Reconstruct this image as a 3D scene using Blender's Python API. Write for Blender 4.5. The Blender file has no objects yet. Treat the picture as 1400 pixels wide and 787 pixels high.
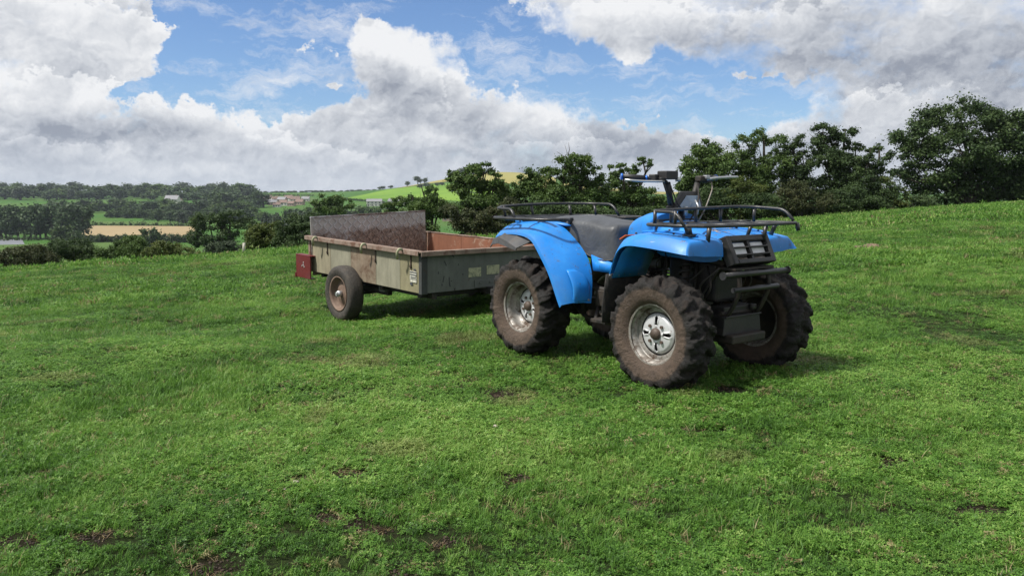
import bpy, math, random
import numpy as np
from mathutils import Vector, Matrix, noise as mnoise

random.seed(11)
RNG = np.random.default_rng(11)
SC = bpy.context.scene
COL = SC.collection
R = math.radians

# ------------------------------------------------------------------ camera
cam_d = bpy.data.cameras.new('camera')
cam = bpy.data.objects.new('camera', cam_d)
COL.objects.link(cam)
cam_d.sensor_width = 36.0
cam_d.lens = 28.13
cam_d.clip_start = 0.05
cam_d.clip_end = 12000
cam.location = (0, 0, 1.07)
cam.rotation_euler = (R(90 - 6.83), 0, 0)
SC.camera = cam

# ------------------------------------------------------------------ light
SUN_DIR = Vector((-0.72, -0.22, 1.15)).normalized()      # towards the sun
sun_el = math.asin(SUN_DIR.z)
sun_az = math.atan2(SUN_DIR.x, SUN_DIR.y)
sl = bpy.data.lights.new('sun', 'SUN')
sl.energy = 4.8
sl.angle = R(6)
sl.color = (1.0, 0.955, 0.88)
sun = bpy.data.objects.new('sun', sl)
COL.objects.link(sun)
sun.location = (-20, -8, 40)
sun.rotation_euler = SUN_DIR.to_track_quat('Z', 'Y').to_euler()

SC.view_settings.view_transform = 'Standard'
SC.view_settings.look = 'None'
SC.view_settings.exposure = 0.32
SC.view_settings.gamma = 1.0
SC.view_settings.use_curve_mapping = False
SC.render.engine = 'CYCLES'

# ---- scene layout data, in metres and degrees
SKYLINE = [(-1.1055, -0.1258, 20), (-0.8279, -0.1128, 21), (-0.6429, -0.0999, 24), (-0.5321, -0.0907, 25), (-0.4125, -0.0842, 26), (-0.3298, -0.0778, 27), (-0.2563, -0.0714, 28), (-0.0914, -0.0622, 31), (0.0, -0.0567, 34), (0.1825, -0.0458, 40), (0.3645, -0.034, 46), (0.5005, -0.0222, 50), (0.6363, -0.0131, 55), (0.8173, -0.005, 58), (1.0891, 0.0004, 60)]
BLUE_GAPS = [(-23.21, 11.16, 1.36, 0.84, 0, 0.9), (-19.09, 10.03, 3.67, 2.88, 0, 1), (-21.49, 6.25, 2.1, 0.73, 0, 0.5), (-18.07, 6.85, 4.19, 1.83, -20, 1.1), (-14.92, 9.79, 3.4, 2.88, 0, 1.05), (-15.25, 7.05, 3.25, 1.36, -5, 1), (-23.45, 6.39, 2.88, 0.63, 10, 0.8), (-5.05, 12.53, 5.76, 1.36, -8, 1), (-2.29, 10.35, 2.62, 1.78, -30, 1), (0.0, 9.4, 2.1, 1.36, 0, 0.8), (3.57, 8.42, 3.93, 1.57, 0, 1), (7.65, 6.16, 4.19, 1.15, -5, 0.85), (11.61, 7.16, 4.71, 1.57, -8, 1), (14.34, 5.54, 3.93, 1.05, 0, 0.85), (16.91, 6.66, 2.1, 0.84, 0, 0.6), (-22.12, 11.59, 1.57, 0.63, 0, 0.6), (-11.49, 12.02, 2.1, 0.73, 0, 0.7)]
WISPS = [(-17.3, 11.4, 0.52, 0.47, 0, 1), (-18.59, 8.92, 1.26, 0.26, 0, 0.8), (-14.93, 9.42, 1.47, 0.47, 15, 0.9), (-12.5, 7.04, 1.05, 0.37, 0, 0.9), (-23.46, 10.4, 1.57, 1.36, 50, 1.0), (-13.2, 2.87, 3.67, 0.94, -12, 0.9), (-11.67, 4.87, 3.14, 0.94, 0, 1.0), (3.06, 8.66, 0.84, 0.21, 0, 0.6), (15.94, 7.64, 1.36, 0.26, 0, 0.7), (8.2, 9.16, 1.26, 1.26, 0, 0.7), (12.64, 5.58, 2.1, 0.31, -6, 0.7), (-2.03, 12.25, 0.73, 0.94, 0, 0.5)]
CLOUD_BANKS = [(26.04, 9.11, 13.62, 3.67, 0, 0.8), (8.57, 10.72, 9.95, 2.2, -3, 0.9), (-26.84, 9.27, 7.86, 2.51, -8, 0.9), (22.03, 4.14, 7.86, 2.1, 8, 0.8), (-28.68, 5.02, 6.81, 2.1, -5, 0.85), (0.0, 4.46, 6.29, 3.25, -22, 0.95), (-7.88, 7.87, 4.45, 3.25, -48, 1.0), (7.67, 4.92, 4.98, 2.51, -10, 0.9), (15.12, 3.58, 4.71, 1.26, 0, 0.85), (-19.8, 3.73, 6.29, 2.51, -22, 0.95), (3.1, 2.43, 6.81, 1.36, 0, 0.7), (-13.7, 2.37, 5.76, 0.94, -8, 0.8), (-30.02, 2.11, 5.76, 1.05, 0, 0.6)]
BRIGHT_CLOUD = [(-10.07, 10.21, 1.83, 1.68, 0, 1), (-12.28, 9.9, 1.15, 1.57, 40, 0.7), (-7.1, 9.33, 2.62, 1.57, -25, 0.9), (-2.56, 7.69, 3.14, 1.68, -25, 0.7), (3.07, 6.46, 3.14, 1.57, -15, 0.8), (-20.19, 5.37, 3.14, 1.15, -15, 0.9), (-17.03, 3.3, 3.14, 1.05, -20, 0.9), (8.67, 5.65, 2.62, 1.15, 0, 0.8), (15.56, 4.79, 2.62, 0.84, 0, 0.9), (-29.56, 9.66, 4.71, 2.1, 0, 0.7), (-24.85, 8.1, 4.19, 1.15, 5, 0.8), (-28.63, 5.9, 4.71, 1.05, 0, 0.7), (7.07, 11.46, 4.19, 1.57, 0, 0.7), (-29.9, 4.09, 4.19, 0.84, 0, 0.7), (-24.72, 2.35, 6.81, 0.68, 0, 0.6), (-18.5, 1.68, 5.24, 0.63, 0, 0.6), (-30.85, 1.21, 4.71, 0.52, 0, 0.5), (-4.13, 3.19, 3.14, 0.63, 0, 0.5), (29.18, 9.7, 4.71, 1.05, 0, 0.35), (21.91, 6.69, 3.14, 0.84, 0, 0.4), (1.01, 11.55, 1.57, 1.05, 0, 0.6), (-13.2, 2.87, 3.14, 0.73, -15, 0.8), (-23.45, 10.62, 1.15, 1.15, -40, 0.6), (-14.09, 5.55, 2.62, 0.73, 0, 0.6), (8.1, 9.31, 1.15, 1.15, 0, 0.7)]
GREY_CLOUD = [(-5.62, 7.17, 3.67, 1.15, -25, 0.9), (-3.09, 4.21, 4.71, 0.84, -5, 0.8), (2.07, 2.94, 4.71, 0.84, 0, 0.7), (-8.13, 7.62, 1.26, 1.57, -50, 0.6), (-18.89, 3.51, 3.67, 0.84, -15, 0.8), (-23.13, 3.97, 2.62, 0.73, 0, 0.5), (-27.8, 6.47, 2.62, 0.84, 0, 0.7), (-30.85, 7.25, 2.1, 0.73, 0, 0.4), (-31.47, 3.38, 2.36, 1.15, 0, 0.9), (-27.58, 3.29, 3.14, 0.52, 0, 0.5), (28.13, 7.66, 6.81, 3.14, 0, 0.7), (23.88, 10.58, 6.29, 1.57, 0, 0.5), (20.46, 9.5, 4.71, 1.57, 0, 0.5), (13.01, 9.78, 4.19, 0.84, 0, 0.6), (21.09, 5.34, 3.14, 0.84, 0, 0.5), (31.43, 4.03, 5.24, 2.1, 0, 0.6), (-14.15, 3.6, 4.19, 0.52, -10, 0.5), (-13.23, 1.87, 3.14, 0.42, 0, 0.6), (8.21, 3.17, 2.62, 0.73, 0, 0.5), (-4.13, 2.43, 3.14, 0.52, 0, 0.5), (-21.26, 1.32, 6.29, 0.31, 0, 0.4), (14.17, 3.1, 3.14, 0.73, 0, 0.3)]
NEAR_TREES = [
('sycamore_tree', 'broad dark sycamore at the right edge, largest tree behind the field crest', 34.17, 60.0, [(-0.78, 6.55, 2.85, 1.43), (-3.49, 5.17, 2.19, 1.32), (2.8, 5.49, 2.74, 1.65), (-4.65, 3.68, 1.43, 0.99), (-1.43, 4.16, 3.02, 1.43), (5.86, 4.42, 2.47, 2.19), (1.86, 3.62, 2.74, 1.54), (-5.65, 2.28, 0.99, 0.55), (-2.12, 2.28, 2.85, 1.32), (1.44, 1.85, 3.29, 1.43), (4.99, 1.74, 2.74, 1.65), (-1.48, 0.77, 3.29, 0.88), (2.9, 0.55, 3.29, 0.77)], 0.22, 42000, 'dark'),
('maple_tree', 'rounded mid green tree at the left end of the right hand tree belt', 11.94, 50.0, [(0.34, 3.33, 1.19, 1.01), (-0.76, 2.26, 0.91, 1.1), (0.95, 2.44, 1.19, 1.1), (-1.05, 1.27, 0.73, 0.82), (-0.14, 1.09, 1.28, 1.01), (1.66, 1.63, 0.91, 1.01)], 0.17, 17000, 'mid'),
('ash_tree', 'airy tall ash with sky showing through, left of the middle of the right hand belt', 15.8, 51.0, [(-1.23, 3.92, 0.79, 0.93), (0.04, 4.56, 0.84, 0.56), (0.75, 3.92, 0.75, 0.84), (-0.68, 2.79, 1.21, 0.84), (0.8, 2.65, 1.12, 0.84), (-0.31, 1.64, 1.4, 0.93), (-1.5, 2.65, 0.65, 0.84)], 0.13, 12000, 'mid'),
('hawthorn_tree', 'narrow dark tree between the airy ash and the tall two topped tree', 18.03, 51.0, [(-0.11, 4.1, 0.61, 0.56), (-0.54, 3.38, 0.65, 0.75), (0.17, 2.92, 0.65, 0.84), (-0.24, 1.87, 1.12, 0.93), (0.7, 1.41, 0.93, 0.75)], 0.13, 9000, 'dark'),
('sycamore_tree', 'tall two topped tree in the middle of the right hand belt', 21.09, 52.0, [(-1.06, 4.81, 0.86, 0.67), (0.33, 4.9, 0.76, 0.52), (-0.23, 4.07, 1.05, 0.67), (-1.49, 3.98, 0.67, 0.57), (1.04, 3.98, 0.71, 0.33), (-0.66, 3.14, 1.43, 0.76), (0.53, 2.82, 1.05, 0.76), (0.11, 1.89, 1.62, 0.86)], 0.15, 14000, 'dark'),
('cherry_tree', 'spiky branched dark tree right of the tall two topped tree', 22.42, 50.0, [(-0.23, 3.6, 0.41, 0.55), (0.35, 3.73, 0.37, 0.32), (-0.45, 2.75, 0.91, 0.64), (0.2, 2.44, 0.64, 0.64), (-0.67, 1.63, 1.28, 0.73), (0.5, 1.09, 0.91, 0.64)], 0.13, 8000, 'dark'),
('field_shrub', 'small yellowish shrub filling the gap beside the broad sycamore', 24.31, 52.0, [(-0.16, 1.28, 0.86, 0.86), (-0.69, 0.62, 1.24, 0.67), (0.63, 0.72, 0.76, 0.67)], 0.12, 6000, 'yellow'),
('field_shrub', 'dark bramble mass under the spiky branched tree', 20.76, 49.0, [(-0.06, 0.65, 1.79, 0.72), (1.3, 0.29, 1.34, 0.54), (-1.16, 0.29, 1.34, 0.54)], 0.12, 9000, 'dark'),
('field_shrub', 'brownish shrub under the narrow dark tree', 17.28, 48.0, [(-0.29, 1.09, 1.14, 0.7), (0.39, 0.53, 1.49, 0.66), (-0.92, 0.4, 1.14, 0.61)], 0.12, 8000, 'brown'),
('field_shrub', 'yellow green shrub below the airy ash in front of the belt', 13.62, 47.0, [(-0.2, 1.51, 0.69, 0.52), (0.46, 1.09, 1.03, 0.52), (-0.82, 0.92, 0.95, 0.52)], 0.11, 6000, 'yellow'),
('field_shrub', 'dark shrub behind the handlebar at the left end of the belt', 12.21, 47.0, [(-0.04, 0.67, 1.55, 0.77), (-1.53, 0.41, 1.12, 0.77), (1.89, 0.33, 1.46, 0.69), (-2.59, 0.11, 0.86, 0.6)], 0.12, 10000, 'dark'),
('oak_tree', 'uneven oak with open crown left of the middle clump, behind the trailer', -1.72, 42.0, [(-0.71, 1.99, 0.84, 0.46), (0.28, 2.18, 0.69, 0.38), (-1.4, 1.92, 0.38, 0.31), (0.88, 1.69, 0.46, 0.35), (-0.57, 1.24, 1.07, 0.54), (0.65, 1.09, 0.84, 0.54), (-0.19, 0.41, 1.23, 0.61)], 0.13, 13000, 'mid'),
('hawthorn_tree', 'spreading hawthorn in the middle clump with a dead twig standing out of its top', 2.91, 41.0, [(-1.35, 1.97, 0.9, 0.37), (-2.09, 1.68, 0.67, 0.37), (0.35, 2.56, 0.9, 0.45), (1.17, 2.19, 0.6, 0.3), (-0.31, 2.05, 0.82, 0.37), (-1.61, 1.35, 1.05, 0.45), (0.43, 1.53, 1.12, 0.52), (1.74, 1.53, 0.9, 0.45), (-0.68, 0.79, 1.5, 0.6), (1.19, 0.72, 1.35, 0.6)], 0.13, 20000, 'mid'),
('hawthorn_tree', 'flat topped small tree leaning right behind the near handlebar grip', 6.43, 42.0, [(-0.92, 2.29, 0.61, 0.23), (-0.27, 2.22, 0.54, 0.27), (0.4, 2.59, 0.5, 0.27), (-0.72, 1.73, 0.84, 0.38), (0.12, 1.35, 1.0, 0.54), (-0.32, 0.6, 1.31, 0.61), (1.02, 0.41, 0.69, 0.54)], 0.12, 10000, 'mid'),
('field_shrub', 'bushy shrub below the open oak, behind the front of the trailer', -1.97, 36.0, [(-0.65, 0.11, 0.72, 0.39), (0.33, -0.09, 0.92, 0.39), (1.31, -0.02, 0.79, 0.46), (1.97, 0.34, 0.66, 0.46)], 0.1, 10000, 'brown'),
('field_shrub', 'low green shrub just right of the raised tailboard top', -3.74, 38.0, [(-0.58, 0.4, 0.9, 0.35), (0.28, 0.26, 0.83, 0.42), (-1.1, 0.12, 0.69, 0.35), (-0.06, 0.74, 0.35, 0.24)], 0.1, 8000, 'mid'),
('field_shrub', 'dense shrub behind the seat and rear rack of the quad bike', 2.36, 37.0, [(-1.01, 0.15, 1.15, 0.47), (0.67, 0.08, 1.35, 0.47), (2.36, -0.02, 1.15, 0.47), (3.71, -0.05, 0.88, 0.41)], 0.11, 12000, 'dark'),
('field_shrub', 'dark low hedge shrub in the gap under the broad sycamore', 25.83, 54.0, [(-0.04, -0.03, 1.28, 0.59), (-1.5, -0.18, 1.28, 0.49), (1.42, 0.22, 1.18, 0.59), (-0.8, 0.46, 0.99, 0.59)], 0.13, 9000, 'dark'),
('field_shrub', 'long dark shrub along the field edge right of the front rack', 18.75, 49.0, [(-0.9, -0.24, 1.52, 0.45), (0.88, -0.15, 1.52, 0.45), (-2.69, -0.24, 1.52, 0.45)], 0.12, 9000, 'mid'),
('field_shrub', 'leafy shrub filling the middle clump below the spreading hawthorn', 0.8, 44.0, [(-0.8, 1.09, 0.88, 0.56), (0.2, 0.77, 0.97, 0.56), (-0.8, 0.17, 0.97, 0.48)], 0.13, 8000, 'mid'),
('field_shrub', 'dark shrub between the spreading hawthorn and the flat topped tree', 5.61, 44.0, [(-0.02, 1.09, 0.88, 0.48), (2.6, 0.17, 0.72, 0.48), (1.2, -0.02, 1.37, 0.48)], 0.13, 8000, 'dark'),
('field_shrub', 'low brown green bush at the far left of the near crest', -24.24, 40.0, [(-0.69, -2.23, 1.01, 0.59), (0.35, -2.08, 1.09, 0.59), (-1.15, -2.45, 0.67, 0.44), (1.21, -2.37, 0.67, 0.44)], 0.1, 9000, 'brown'),
('field_shrub', 'taller dark bush second from the left on the near crest', -23.82, 43.0, [(-0.26, -1.92, 1.27, 0.64), (0.58, -2.31, 0.81, 0.64), (-0.99, -2.24, 0.81, 0.53)], 0.1, 8000, 'dark'),
('field_shrub', 'small low bush between two taller bushes on the near crest', -21.94, 43.0, [(-0.2, -2.31, 0.72, 0.37), (0.28, -2.24, 0.54, 0.42)], 0.1, 3500, 'mid'),
('field_shrub', 'round topped leafy bush left of centre on the near crest', -19.83, 42.0, [(-0.15, -1.7, 0.97, 0.52), (0.41, -2.0, 0.88, 0.47), (-0.63, -2.08, 0.71, 0.47)], 0.1, 7000, 'mid'),
('field_shrub', 'long low light green bush trailing right on the near crest', -17.06, 40.0, [(-0.45, -1.86, 1.01, 0.44), (0.5, -2.01, 0.84, 0.35), (-0.97, -2.08, 0.67, 0.35), (1.23, -2.12, 0.59, 0.25)], 0.1, 7000, 'yellow'),
('field_shrub', 'dark rounded tree top beyond the crest below the stubble field', -31.99, 90.0, [(-1.65, -2.31, 2.14, 1.15), (0.66, -1.99, 1.81, 1.07), (2.43, -2.97, 1.65, 1.15), (-0.91, -4.04, 2.8, 1.15), (-2.95, -3.79, 1.32, 1.32)], 0.25, 8000, 'dark'),
('field_shrub', 'grey green rounded bush in front of the dark rounded tree top', -21.21, 60.0, [(-0.75, -3.05, 0.99, 0.55), (0.23, -3.16, 1.32, 0.55), (1.16, -3.27, 0.88, 0.44), (-1.59, -3.43, 0.77, 0.38)], 0.14, 6000, 'grey'),
('field_shrub', 'yellow green bush next to the red trailer bracket', -11.7, 38.0, [(-0.17, -1.02, 0.8, 0.56), (0.32, -0.74, 0.72, 0.42), (-0.46, -1.36, 0.72, 0.38), (0.59, -1.16, 0.8, 0.56)], 0.1, 8000, 'yellow'),
('holly_tree', 'dark dense holly just left of the trailer tailboard', -9.68, 36.0, [(-0.24, -0.45, 0.68, 0.4), (-0.58, -0.84, 0.68, 0.44), (0.21, -0.78, 0.76, 0.53), (-0.03, -1.2, 0.98, 0.4)], 0.1, 9000, 'dark'),
('ash_tree', 'single leafy tree standing above the left end of the tailboard', -24.86, 110.0, [(0.08, 0.12, 2.01, 1.01), (-1.15, -0.67, 1.61, 0.9), (1.65, -0.67, 1.61, 1.01), (0.33, -1.67, 2.41, 1.01)], 0.28, 5000, 'mid'),
('field_shrub', 'dark bush mass between the holly and the tailboard', -21.3, 85.0, [(-0.01, -1.97, 1.86, 0.78), (-1.55, -1.82, 1.09, 0.62), (1.54, -2.28, 1.55, 0.7)], 0.22, 4000, 'dark'),
('hawthorn_tree', 'small pale leafed tree above the middle of the tailboard', -10.59, 75.0, [(0.23, 0.15, 0.96, 0.55), (1.39, 0.43, 0.82, 0.55), (-1.01, -0.39, 0.96, 0.48), (3.1, 1.1, 0.55, 0.82), (2.41, 0.02, 1.23, 0.55)], 0.2, 5000, 'mid')]
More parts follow.
